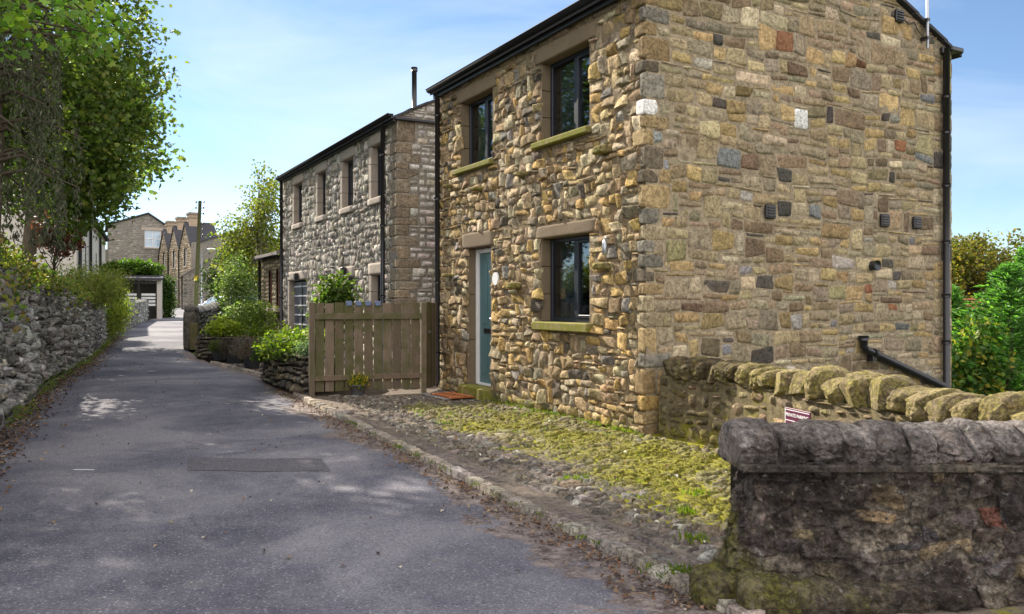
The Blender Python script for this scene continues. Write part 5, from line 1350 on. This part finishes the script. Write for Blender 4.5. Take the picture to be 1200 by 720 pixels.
def car():
    x, y = -13.0, 37.0; z = gzf(x, y)
    root = empty('parked_car', (x, y, z), R(-18), 'small silver blue hatchback parked behind the garden wall, facing the camera', 'car')
    # body: loft of cross sections along y (front = -y)
    sec = [(-1.95, .42, .62, .72), (-1.85, .25, .70, .80), (-1.2, .22, .86, .84), (-.85, .22, .93, .85), (0, .22, .96, .86), (1.0, .22, .98, .86), (1.65, .25, .98, .84), (1.9, .3, .9, .78), (1.97, .45, .75, .70)]
    b = MB(); V = []
    for yy, zl, zh, hw in sec:
        V += [(-hw * .92, yy, zl), (-hw, yy, zl + .15), (-hw, yy, (zl + zh) / 2 + .08), (-hw * .93, yy, zh - .03), (-hw * .80, yy, zh), (hw * .80, yy, zh), (hw * .93, yy, zh - .03), (hw, yy, (zl + zh) / 2 + .08), (hw, yy, zl + .15), (hw * .92, yy, zl)]
    n = 10; F = [(i * n + j, i * n + (j + 1) % n, (i + 1) * n + (j + 1) % n, (i + 1) * n + j) for i in range(len(sec) - 1) for j in range(n)] + [tuple(range(n)), tuple(range((len(sec) - 1) * n, len(sec) * n))[::-1]]
    b.add(V, F); body = b.build('body', M['bluecar'], root)
    # cabin pillars and roof
    b = MB(); A = [(-.70, -.95, .93), (-.56, -.35, 1.38), (-.56, 1.15, 1.42), (-.66, 1.75, .96)]
    rfV = [(-.56, -.35, 1.37), (.56, -.35, 1.37), (.60, .4, 1.43), (-.60, .4, 1.43), (.56, 1.2, 1.41), (-.56, 1.2, 1.41)]
    b.add([(v[0], v[1], v[2] + .03) for v in rfV] + [(v[0] * 1.02, v[1], v[2] - .02) for v in rfV], [(0, 1, 2, 3), (3, 2, 4, 5), (0, 6, 7, 1), (1, 7, 8, 2), (2, 8, 10, 4), (4, 10, 11, 5), (5, 11, 9, 3), (3, 9, 6, 0)])
    for sx in (-1, 1):
        for (p, q) in (((.72, -.98, .92), (.58, -.35, 1.38)), ((.74, .45, .95), (.60, .42, 1.40)), ((.70, 1.78, .95), (.57, 1.2, 1.40))):
            b.tube([(sx * p[0], p[1], p[2]), (sx * q[0], q[1], q[2])], .035, n=6)
    b.build('roof', M['bluecar'], root)
    g = MB(); g.add([(-.70, -.97, .92), (.70, -.97, .92), (.56, -.37, 1.375), (-.56, -.37, 1.375)], [(0, 1, 2, 3)]); g.build('windscreen', M['skyglass'], root)
    for sx in (-1, 1):
        g = MB(); g.add([(sx * .735, -.9, .94), (sx * .735, 1.7, .96), (sx * .575, 1.18, 1.39), (sx * .575, -.35, 1.37)], [(0, 1, 2, 3)]); g.build('side_window', M['darkglass'], root)
        h = MB(); h.rock((sx * .60, -1.86, .66), (.34, .16, .16), pw=3, amp=0, n=5); h.build('headlight', M['white'], root)
        h = MB(); h.rock((sx * .88, -.72, 1.0), (.2, .12, .14), pw=3, amp=0, n=5); h.build('mirror', M['bluecar'], root)
        for yy in (-1.25, 1.25):
            w = MB(); w.tube([(sx * .70, yy, .30), (sx * .86, yy, .30)], .30, n=20); wh = w.build('wheel', M['rubber'], root)
            w = MB(); w.tube([(sx * .855, yy, .30), (sx * .868, yy, .30)], .18, n=12); w.build('rim', M['metal'], wh)
    g = MB(); g.add([(-.68, 1.8, .96), (.68, 1.8, .96), (.56, 1.2, 1.385), (-.56, 1.2, 1.385)], [(3, 2, 1, 0)]); g.build('rear_window', M['darkglass'], root)
    g = MB(); g.box((-.4, -1.975, .42), (.4, -1.94, .55)); g.build('grille', M['black'], root)
car()

# ------------------------------------------------------------------ far buildings
FARP = [(.33, .27, .215), (.28, .23, .185), (.38, .32, .26), (.22, .185, .155)]
def masonry(b, P, L, H, ops, pal, seed, roofz=None, cell=.13, mo=1):
    blk = lambda A, Z: inrect(A, Z, ops, .02) | ((Z > roofz(A)) if roofz else False)
    r, _, _, _ = pack(L, H, cell, cell * .7, [(2, 2, 5), (3, 2, 5), (4, 2, 3), (3, 3, 3), (2, 1, 3)], blk, seed)
    stones(b, r, P, pal, [1] * len(pal), gap=.02, prot=(.008, .03), rough=.012, jit=.12, rnd=.3, res=.2, pw=8, seed=seed, nmax=3, bury=.012, briv=.14)
def far_window(parent, o, x=.1, m='darkglass', bars=True, P=None, sill=True):
    """window in the plane x=0 facing -x, or through T for other planes"""
    T = P
    w = MB(); w.box((x, o[0], o[1]), (x + .04, o[2], o[3]), T=T); wo = w.build('window', M[m], parent)
    f = MB(); t = .06
    f.box((x - .04, o[0], o[1]), (x - .001, o[0] + t, o[3]), T=T); f.box((x - .04, o[2] - t, o[1]), (x - .001, o[2], o[3]), T=T)
    f.box((x - .039, o[0] + t, o[1]), (x - .002, o[2] - t, o[1] + t), T=T); f.box((x - .039, o[0] + t, o[3] - t), (x - .002, o[2] - t, o[3]), T=T)
    if bars:
        mt = (o[0] + o[2]) / 2; mz = (o[1] + o[3]) / 2
        f.box((x - .038, mt - .025, o[1] + t), (x - .003, mt + .025, o[3] - t), T=T); f.box((x - .036, o[0] + t, mz - .03), (x - .004, o[2] - t, mz + .03), T=T)
    f.build('window_frame', M['white'], wo)
    if sill:
        f = MB(); f.box((-.08, o[0] - .1, o[1] - .14), (x - .05, o[2] + .1, o[1] - .003), T=T); f.build('sill', M['pale'], wo)
swapT = lambda V: np.stack([V[:, 1], V[:, 0], V[:, 2]], 1)        # plane y=0 facing -y
def gable_house():
    x0, y0 = -39.6, 79.5; z = gzf(x0, y0); root = empty('gabled_house', (x0, y0, z), R(27), 'tall grey gabled stone house with one white window at the far left bend', 'house')
    W, D_, EZ, AP = 5.4, 9, 7.9, 9.15; b = MB(); P = planeP((0, 0, 0), (1, 0, 0), (0, 0, 1), (0, -1, 0))
    op = (3.25, 5.85, 4.75, 7.55)
    rzf = lambda w: EZ + (AP - EZ) * (1 - np.abs(w - 3.6) / np.where(w > 3.6, 1.8, 3.6)) - .1
    masonry(b, P, W, AP, [op], [(.24, .22, .20), (.20, .185, .17), (.29, .265, .245), (.16, .15, .14)], 3, rzf)
    holed(b, P, W, EZ, [op], 1, step=2)
    b.add([(0, 0, EZ), (W, 0, EZ), (3.6, 0, AP)], [(0, 1, 2)], 1, smooth=False)
    for xx in (0, W): b.add([(xx, 0, -.5), (xx, D_, -.5), (xx, D_, EZ), (xx, 0, EZ)], [(0, 1, 2, 3)], 1, smooth=False)
    b.add([(0, D_, -.5), (W, D_, -.5), (W, D_, EZ), (3.6, D_, AP), (0, D_, EZ)], [(0, 1, 2, 3, 4)], 1, smooth=False)
    # lower wing on the left
    b.box((-3.2, 1.0, -.5), (-.01, D_, 5.6), 1)
    b.build('wall', [M['far'], M['mortar_grey']], root)
    r = MB()
    for (a, az, c, cz_) in ((-.25, EZ - .05, 3.6, AP + .05), (3.6, AP + .05, W + .25, EZ - .1)):
        V = [(a, -.2, az), (c, -.2, cz_), (c, D_ + .2, cz_), (a, D_ + .2, az)]; V2 = [(v[0], v[1], v[2] + .14) for v in V]
        r.add(V + V2, [(0, 1, 2, 3), (4, 7, 6, 5), (0, 4, 5, 1), (1, 5, 6, 2), (2, 6, 7, 3), (3, 7, 4, 0)], smooth=False)
    r.add([(-3.4, .8, 5.5), (0, .8, 6.9), (0, D_, 6.9), (-3.4, D_, 5.5), (-3.4, .8, 5.62), (0, .8, 7.02), (0, D_, 7.02), (-3.4, D_, 5.62)], [(0, 1, 2, 3), (4, 7, 6, 5), (0, 4, 5, 1), (1, 5, 6, 2), (2, 6, 7, 3), (3, 7, 4, 0)], smooth=False)
    r.build('roof', M['slate'], root)
    far_window(root, (op[0], op[1], op[2], op[3]), .1, 'skyglass', P=swapT)
    s_ = MB(); s_.box((op[0] - .3, -.04, op[3] + .003), (op[2] + .3, .05, op[3] + .3)); s_.build('lintel', M['pale'], root)
gable_house()
def terrace():
    x0, y0 = -27.3, 69.0; z = gzf(x0, y0); ang = R(34.5)
    root = empty('terrace', (x0, y0, z), ang, 'tan stone terrace with three pointed gables and three chimneys at the bend', 'terraced house')
    L, D_ = 13.2, 9; gw = 4.4; EZ, AP = 5.6, 7.4; b = MB(); P = planeP((0, 0, 0), (0, 1, 0), (0, 0, 1), (-1, 0, 0))
    ops = [(1.1 + gw * k, 1.0, 2.1 + gw * k, 2.4) for k in range(3)] + [(1.7 + gw * k, 3.7, 2.6 + gw * k, 5.4) for k in range(3)]
    rzf = lambda a: EZ - .35 + (AP - EZ + .3) * (1 - np.abs((a % gw) - gw / 2) / (gw / 2))
    masonry(b, P, L, AP + .2, ops, [(.50, .39, .30), (.45, .345, .26), (.52, .43, .33), (.40, .30, .22)], 6, rzf)
    holed(b, P, L, EZ - .35, ops, 1, step=2)
    for k in range(3): b.add([(0, gw * k, EZ - .35), (0, gw * (k + 1), EZ - .35), (0, gw * (k + .5), AP)], [(0, 1, 2)], 1, smooth=False)
    b.add([(0, 0, -.5), (D_, 0, -.5), (D_, 0, 5.6), (D_ / 2, 0, 6.7), (0, 0, EZ)], [(0, 1, 2, 3, 4)], 2, smooth=False)
    b.add([(0, L, -.5), (D_, L, -.5), (D_, L, EZ), (0, L, EZ)], [(0, 1, 2, 3)], 1, smooth=False); b.add([(D_, 0, -.5), (D_, L, -.5), (D_, L, EZ), (D_, 0, EZ)], [(0, 1, 2, 3)], 1, smooth=False)
    b.build('wall', [M['far'], M['mortar_cope'], M['mortar_grey']], root)
    r = MB()
    for k in range(3):
        c = gw * (k + .5)
        for sd in (-1, 1):
            V = [(-.1, c, AP + .04), (-.1, c + sd * (gw / 2 - .05), EZ - .34), (2.4, c + sd * (gw / 2 - .05), EZ - .30), (2.4, c, AP + .04)]
            V2 = [(v[0], v[1], v[2] + .14) for v in V]; r.add(V + V2, [(0, 1, 2, 3), (4, 7, 6, 5), (0, 4, 5, 1), (1, 5, 6, 2), (2, 6, 7, 3), (3, 7, 4, 0)], smooth=False)
    V = [(.6, -.1, EZ), (D_ / 2, -.1, 7.0), (D_ / 2, L, 7.0), (.6, L, EZ), (D_ + .2, -.1, EZ), (D_ + .2, L, EZ)]; V2 = [(v[0], v[1], v[2] + .12) for v in V]
    r.add(V + V2, [(0, 1, 2, 3), (1, 4, 5, 2), (6, 9, 8, 7), (7, 8, 11, 10), (0, 6, 7, 1), (1, 7, 10, 4)], smooth=False)
    rf = r.build('roof', M['slate'], root)
    for k in range(3):
        c = gw * (k + .5); m = MB()
        m.box((.25, c - .42, AP - .6), (1.15, c + .42, AP + .75), 0, (.40, .31, .23, 0)); m.box((.17, c - .5, AP + .5), (1.23, c + .5, AP + .62), 0, (.3, .24, .18, 0)); m.box((.17, c - .5, AP + .76), (1.23, c + .5, AP + .98), 0, (.24, .20, .16, 0), bev=.03)
        m.build('chimney', M['far'], rf)
    for o in ops: far_window(root, o, .14, bars=True)
    for k in (0, 1, 2): pp = MB(); pp.tube([(-.08, gw * (k + 1) - .05, 0), (-.08, gw * (k + 1) - .05, EZ - .4)], .06, n=8); pp.build('downpipe', M['black'], root)
    # lean-to outhouse
    x1, y1 = -26.75, 65.9; z1 = gzf(x1, y1)
    o = empty('lean_to', (x1, y1, z1), ang * .55, 'stone lean to outhouse with a flagged roof in front of the terrace', 'outhouse')
    b = MB(); W2, L2, H1, H2 = 3.7, 3.0, 2.75, 4.2; P = planeP((0, 0, 0), (1, 0, 0), (0, 0, 1), (0, -1, 0)); rz2 = lambda w: H1 + (H2 - H1) * np.minimum(w / 2.2, 1) - .04
    masonry(b, P, W2, H2, [], [(.20, .175, .155), (.16, .14, .125), (.25, .22, .19), (.13, .12, .11)], 5, rz2)  # front face coloured darker, its shade put into the stone palette
    b.add([(0, 0, -.5), (W2, 0, -.5), (W2, 0, H2), (2.2, 0, H2), (0, 0, H1)], [(0, 1, 2, 3, 4)], 1, smooth=False)
    P = planeP((0, 0, 0), (0, 1, 0), (0, 0, 1), (-1, 0, 0)); masonry(b, P, L2, H1, [(.5, .3, 1.2, 1.6)], [(.44, .34, .25), (.38, .29, .21), (.50, .40, .30)], 7)  # paler palette puts the sunlight into this left face
    b.add([(0, 0, -.5), (0, L2, -.5), (0, L2, H1), (0, 0, H1)], [(0, 1, 2, 3)], 2, smooth=False); b.add([(W2, 0, -.5), (W2, L2, -.5), (W2, L2, H2), (W2, 0, H2)], [(0, 1, 2, 3)], 1, smooth=False)
    b.add([(0, L2, -.5), (W2, L2, -.5), (W2, L2, H2), (2.2, L2, H2), (0, L2, H1)], [(0, 1, 2, 3, 4)], 1, smooth=False)
    b.build('wall', [M['far'], M['mortar_grey'], M['mortar_cope']], o)
    r = MB(); V = [(-.25, -.12, H1 - .15), (2.2, -.12, H2), (2.2, L2 + .2, H2), (-.25, L2 + .2, H1 - .15), (W2 + .1, -.12, H2 + .02), (W2 + .1, L2 + .2, H2 + .02)]; V2 = [(v[0], v[1], v[2] + .15) for v in V]
    r.add(V + V2, [(0, 1, 2, 3), (1, 4, 5, 2), (6, 9, 8, 7), (7, 8, 11, 10), (0, 6, 7, 1), (1, 7, 10, 4), (0, 3, 9, 6)], smooth=False); r.build('roof', M['flag'], o)
    w = MB(); w.box((-.03, .55, .25), (-.005, 1.15, 1.6)); w.build('door', M['white'], o)
    w = MB(); w.tube([(-.08, .1, 0), (-.08, .1, 2.6)], .06, n=8); w.build('downpipe', M['black'], o)
terrace()
def pale_house():
    x0, y0 = -20.4, 38.0; z = 1.0; root = empty('rendered_house', (x0, y0, z), R(24), 'long pale rendered house with narrow windows behind the trees on the left', 'house')
    # visible face is x=0 facing +x ; body to -x
    L, D_, EZ, AP = 26, 7, 5.25, 7.6; b = MB()
    ops = [(2.0, 1.2, 2.7, 2.7), (5.3, 1.2, 6.0, 3.6), (10, 1.2, 10.8, 3.6), (14.3, 1.2, 15.1, 3.6), (19, 1.2, 20, 3.6)]
    P = planeP((0, 0, 0), (0, 1, 0), (0, 0, 1), (1, 0, 0)); holed(b, P, L, EZ, ops, 0, step=3)
    b.add([(0, 0, -2), (-D_, 0, -2), (-D_, 0, EZ), (-D_ / 2, 0, AP), (0, 0, EZ)], [(0, 1, 2, 3, 4)], 0, smooth=False); b.add([(0, L, -2), (-D_, L, -2), (-D_, L, EZ), (-D_ / 2, L, AP), (0, L, EZ)], [(0, 1, 2, 3, 4)], 0, smooth=False)
    b.add([(-D_, 0, -2), (-D_, L, -2), (-D_, L, EZ), (-D_, 0, EZ)], [(0, 1, 2, 3)], 0, smooth=False); b.build('wall', [M['render']], root)
    r = MB()
    for a, c in ((.3, -D_ / 2), (-D_ - .3, -D_ / 2)):
        za = EZ - .15; V = [(a, -.25, za), (c, -.25, AP), (c, L + .25, AP), (a, L + .25, za)]; V2 = [(v[0], v[1], v[2] + .16) for v in V]
        r.add(V + V2, [(0, 1, 2, 3), (4, 7, 6, 5), (0, 4, 5, 1), (1, 5, 6, 2), (2, 6, 7, 3), (3, 7, 4, 0)], smooth=False)
    rf = r.build('roof', M['slate'], root)
    for yy in (.7, 12, 24): m = MB(); m.box((-D_ / 2 - .5, yy - .4, AP - .5), (-D_ / 2 + .5, yy + .4, AP + 1.1), 0, (.3, .26, .22, 0)); m.build('chimney', M['far'], rf)
    T = lambda V: np.stack([-V[:, 0], V[:, 1], V[:, 2]], 1)
    for o in ops: far_window(root, o, .12, P=T, bars=True)
    for yy in (.25, 7.6, 17): m = MB(); m.tube([(.12, yy, -1), (.12, yy, EZ - .15)], .08, n=8); m.build('downpipe', M['black'], root)
pale_house()
def carport():
    x0, y0 = -23.6, 47.0; z = gzf(x0, y0); root = empty('carport', (x0, y0, z), R(20), 'open fronted stone shed with slate edge roof and white slatted panels under the hedge', 'shed')
    b = MB(); H = 2.25
    b.box((2.78, -.3, -.3), (3.0, 1.4, H + .05), 1); b.box((-.6, -.0, -.3), (-.1, 1.4, H), 0, (.2, .19, .17, 0)); b.box((-.1, 1.2, -.3), (2.78, 1.4, H), 0, (.2, .19, .17, 0)); b.build('wall', [M['far'], M['render']], root)
    b = MB(); V = [(-.8, -.55, H), (3.1, -.55, H), (3.1, 1.5, H + .25), (-.8, 1.5, H + .25)]; V2 = [(v[0], v[1], v[2] + .14) for v in V]
    b.add(V + V2, [(0, 1, 2, 3), (4, 7, 6, 5), (0, 4, 5, 1), (1, 5, 6, 2), (2, 6, 7, 3), (3, 7, 4, 0)], smooth=False); b.build('roof', M['slate'], root)
    b = MB(); b.box((-.1, -.3, H - .22), (2.74, -.15, H - .02)); b.box((1.75, -.28, .0), (1.87, -.16, H - .23)); b.build('beam', M['black'], root)
    for (a, c) in ((1.0, 1.7), (1.95, 2.7)):
        b = MB()
        for k in range(4): b.box((a, -.25, .75 + k * .2), (c, -.2, .88 + k * .2))
        b.build('slatted_panel', M['white'], root)
    b = MB(); b.box((-.1, -.28, 0), (.95, -.18, 1.6)); b.build('door', M['room'], root)
    shrub('clipped_hedge', 'dense bright green clipped hedge on top of the carport roof line', 'hedge', (-23.1, 49.3, 3.45), (1.75, .9, .5), 260, 60, .15, .16, [(.07, .13, .015), (.10, .17, .02), (.05, .10, .012)], 14, base=(-22.7, 50.0, 1.0), cut=-.95, hollow=.0)
    # hedge drops on the right side
    shrub('ivy_clump', 'dark ivy clump hanging at the right corner of the carport hedge', 'ivy', (-21.15, 49.6, 1.7), (.26, .4, 1.5), 110, 40, .18, .13, [(.04, .08, .015), (.06, .10, .02)], 15)
    # low wall in front
    w = empty('garden_wall', (-17, 36, gzf(-17, 36)), 0, 'low grey stone wall in front of the carport along the far left bend', 'stone wall'); off = np.array([-17, 36, gzf(-17, 36)])
    pts = [(-14.9, 29.9), (-15.8, 32.6), (-18.5, 40), (-21.0, 46.8), (-21.6, 47.2)]; P0, L = lineP(pts, side=-1); P = lambda a, z, h: P0(a, z, h) - off
    b = MB(); r, _, _, _ = pack(L, 1.08, .08, .06, [(3, 2, 5), (4, 3, 4), (2, 2, 4), (3, 3, 3)], None, 5)
    stones(b, r, P, GREYDRY, [10, 9, 7, 5, 3, 4], gap=.02, prot=(.01, .05), rough=.02, jit=.4, rnd=.6, res=.1, seed=9, nmax=4); gridsheet(b, P, 0, L, -.1, 1.08, 20, 2, mat=1)
    gridsheet(b, lambda a, c, h: P(a, 1.08 + .1 * np.sin(c * math.pi), .03 - .4 * c), 0, L, 0, 1, 60, 5, mat=0, col=(.25, .25, .23, 0)); gridsheet(b, P, 0, L, -.1, 1.08, 20, 2, h=-.35, mat=1)
    b.build('wall_face', [M['dry'], M['mortar_grey']], w)
carport()
def bungalow():
    x0, y0 = 20.0, 36.0; z = gzf(x0, y0); root = empty('tiled_cottage', (x0, y0, z), R(-4), 'low cottage roof of red clay tiles glimpsed behind the conifers on the right', 'cottage')
    T0 = -z
    b = MB(); b.box((-2, 0, 0), (6, 5, T0 + .95)); b.build('wall', M['render'], root)
    b = MB()
    for k in range(6):
        y_ = -.3 + k * .48; zz = T0 + .88 + k * .14; b.box((-2.3, y_, zz), (6.3, y_ + .55, zz + .08))
        b.box((-2.3, 5.3 - (k * .48) - .55, zz), (6.3, 5.3 - k * .48, zz + .08))
    b.build('roof', M['brick'], root)
    for xx in (-.6, 1.4, 3.4): far_window(root, (xx, T0 - .6, xx + .9, T0 + .5), -.01, P=swapT, sill=False)
bungalow()

# ------------------------------------------------------------------ litter and tufts
def litter():
    rg = np.random.default_rng(6); b = MB(); pal = [(.11, .065, .04), (.17, .11, .07), (.07, .045, .03), (.24, .18, .12), (.05, .035, .03), (.18, .085, .04)]
    def put(x, y, z, s, cols=pal):
        leaves(b, np.stack([x, y, z], 1), s, cols, rg, 'oval', up=1.6, sv=.5, curl=.5)
    n = 5200; y = 4 + 27 * rg.random(n) ** 1.4; d_ = np.abs(rg.normal(0, .22, n)) + .04; x = np.interp(y, LY, LX) + d_; put(x, y, rz(x, y) + .014 + .02 * rg.random(n), .042)
    n = 1500; y = 3.9 + 10 * rg.random(n) ** 1.2; d_ = np.abs(rg.normal(0, .14, n)) + .01; x = kx(y) - d_; put(x, y, rz(x, y) + .012 + .01 * rg.random(n), .028)
    n = 420; y = 3.6 + 22 * rg.random(n); u = rg.random(n); x = np.interp(y, LY, LX) + u * (kx(y) - np.interp(y, LY, LX)); put(x, y, rz(x, y) + .010, .028, pal + [(.5, .45, .35), (.42, .38, .30)])
    n = 330; w = -rg.random(n) * 2.4; t = rg.uniform(-4, 4.5, n); x = HC[0] + HN[0] * w + HD[0] * t; y = HC[1] + HN[1] * w + HD[1] * t; k = (x > kx(y) + .1) & (y > 4.2); x, y = x[k], y[k]
    put(x, y, np.full(len(x), .045), .035, pal + [(.6, .58, .5), (.5, .48, .4)])
    # twigs
    for i in range(34):
        y0 = rg.uniform(3.9, 8.5); x0 = kx(y0) - abs(rg.normal(0, .16)); a = rg.uniform(0, 3.1); l = rg.uniform(.05, .16)
        zz = float(rz(x0, y0)) + .012; b.tube([(x0, y0, zz), (x0 + l * .5 * math.cos(a), y0 + l * .5 * math.sin(a), zz + .012), (x0 + l * math.cos(a + .2), y0 + l * math.sin(a + .2), zz)], .0035, 0, (.22, .15, .09, 0), n=4)
    tag(b.build('fallen_leaves', M['deadleaf']), kind='stuff')
    b = MB()
    def tuft(x, y, n, r, h, cols):
        P = np.stack([x + rg.normal(0, r, n), y + rg.normal(0, r, n), np.full(n, h * .3)], 1); leaves(b, P, h, cols, rg, 'narrow', axis=np.tile([0, 0, 1.0], (n, 1)) + rg.normal(0, .45, (n, 3)), sv=.5)
    gcol = [(.09, .15, .02), (.14, .20, .02), (.22, .24, .03)]
    for (x, y) in ((1.12, 4.95), (1.0, 4.15), (.92, 4.35), (1.2, 5.6), (1.4, 6.1), (.5, 6.6)): tuft(x, y, 60, .05, .05, gcol)
    for i in range(60):
        t = rg.uniform(.0, 3.5); x = HC[0] - HN[0] * .04 + HD[0] * t; y = HC[1] - HN[1] * .04 + HD[1] * t; tuft(x, y, 12, .04, .05, gcol)
    for i in range(40):
        t = rg.uniform(-3, 3); w = rg.uniform(-1.9, -.1); x = HC[0] + HN[0] * w + HD[0] * t; y = HC[1] + HN[1] * w + HD[1] * t
        if x > kx(y) + .7 and not (y < 8.9 and x > 1.5): tuft(x, y, 14, .04, .04, gcol)
    for i in range(26):
        y = rg.uniform(4, 10); tuft(float(kx(y)) + rg.uniform(-.01, .03), y, 12, .03, .035, gcol)
    tag(b.build('grass_tufts', M['leaf']), kind='stuff')
litter()

# ------------------------------------------------------------------ light, sky, camera
EL = R(34); sh = np.array([-.670, .742]); sh /= np.linalg.norm(sh)
sv_ = np.array([sh[0] * math.cos(EL), sh[1] * math.cos(EL), math.sin(EL)])
w = bpy.data.worlds.new('World'); S.world = w; w.use_nodes = True; nt = w.node_tree; nt.nodes.clear()
out = nt.nodes.new('ShaderNodeOutputWorld'); bg = nt.nodes.new('ShaderNodeBackground'); sky = nt.nodes.new('ShaderNodeTexSky')
sky.sky_type = 'NISHITA'; sky.sun_disc = False; sky.sun_elevation = EL; sky.sun_rotation = math.atan2(sh[0], sh[1]) % (2 * math.pi)
sky.air_density = .9; sky.dust_density = .05; sky.ozone_density = 3.0
bg.inputs['Strength'].default_value = .075
tc = nt.nodes.new('ShaderNodeTexCoord'); mp = nt.nodes.new('ShaderNodeMapping'); mp.inputs['Scale'].default_value = (1.0, 1.0, 3.2); mp.inputs['Rotation'].default_value = (0, .42, .3)
nz = nt.nodes.new('ShaderNodeTexNoise'); nz.inputs['Scale'].default_value = 2.1; nz.inputs['Detail'].default_value = 9; nz.inputs['Roughness'].default_value = .56; nz.inputs['Distortion'].default_value = .5
cr = nt.nodes.new('ShaderNodeValToRGB'); cr.color_ramp.elements[0].position = .42; cr.color_ramp.elements[1].position = .78; cr.color_ramp.elements[1].color = (.62, .62, .62, 1)
mx = nt.nodes.new('ShaderNodeMix'); mx.data_type = 'RGBA'
nt.links.new(tc.outputs['Generated'], mp.inputs['Vector']); nt.links.new(mp.outputs[0], nz.inputs['Vector']); nt.links.new(nz.outputs['Fac'], cr.inputs[0]); nt.links.new(cr.outputs[0], mx.inputs[0])
nt.links.new(sky.outputs[0], mx.inputs[6]); mx.inputs[7].default_value = (6.2, 6.8, 7.6, 1)
# bright fill added to the unseen sky behind the view, lifting the shaded gable
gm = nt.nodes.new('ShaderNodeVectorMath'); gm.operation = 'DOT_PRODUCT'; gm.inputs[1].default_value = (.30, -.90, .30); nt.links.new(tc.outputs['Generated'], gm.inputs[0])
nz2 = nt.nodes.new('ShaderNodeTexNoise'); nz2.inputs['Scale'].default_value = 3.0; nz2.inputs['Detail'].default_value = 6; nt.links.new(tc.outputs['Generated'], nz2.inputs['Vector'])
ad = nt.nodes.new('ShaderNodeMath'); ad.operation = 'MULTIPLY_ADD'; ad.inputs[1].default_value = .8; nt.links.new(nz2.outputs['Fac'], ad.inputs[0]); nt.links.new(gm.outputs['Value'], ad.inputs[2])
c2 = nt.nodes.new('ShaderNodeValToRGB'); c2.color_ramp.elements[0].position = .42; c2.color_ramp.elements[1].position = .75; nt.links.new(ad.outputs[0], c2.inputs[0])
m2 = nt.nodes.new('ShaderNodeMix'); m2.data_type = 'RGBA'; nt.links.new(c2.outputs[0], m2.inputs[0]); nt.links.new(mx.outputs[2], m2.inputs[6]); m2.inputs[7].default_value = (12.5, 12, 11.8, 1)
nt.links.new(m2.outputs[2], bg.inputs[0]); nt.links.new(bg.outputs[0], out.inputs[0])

from mathutils import Vector
sl = bpy.data.lights.new('sun', 'SUN'); sl.energy = 5.0; sl.angle = R(.55); sl.color = (1.0, .91, .77)
so = bpy.data.objects.new('sun', sl); COL.objects.link(so); so.rotation_euler = Vector(sv_).to_track_quat('Z', 'Y').to_euler()

cam = bpy.data.cameras.new('camera'); co = bpy.data.objects.new('camera', cam); COL.objects.link(co)
cam.sensor_width = 36; cam.lens = 36 * 950 / 1200; cam.shift_y = -5 / 1200; cam.clip_start = .05; cam.clip_end = 3000
co.location = (0, 0, 1.45); co.rotation_euler = (R(90), 0, 0); S.camera = co
vs = S.view_settings; vs.view_transform = 'Standard'; vs.look = 'None'; vs.exposure = 1.22; vs.gamma = 1; vs.use_curve_mapping = False
S.cycles.max_bounces = 6; S.cycles.diffuse_bounces = 3; S.cycles.transparent_max_bounces = 12; S.cycles.glossy_bounces = 3; S.cycles.transmission_bounces = 4
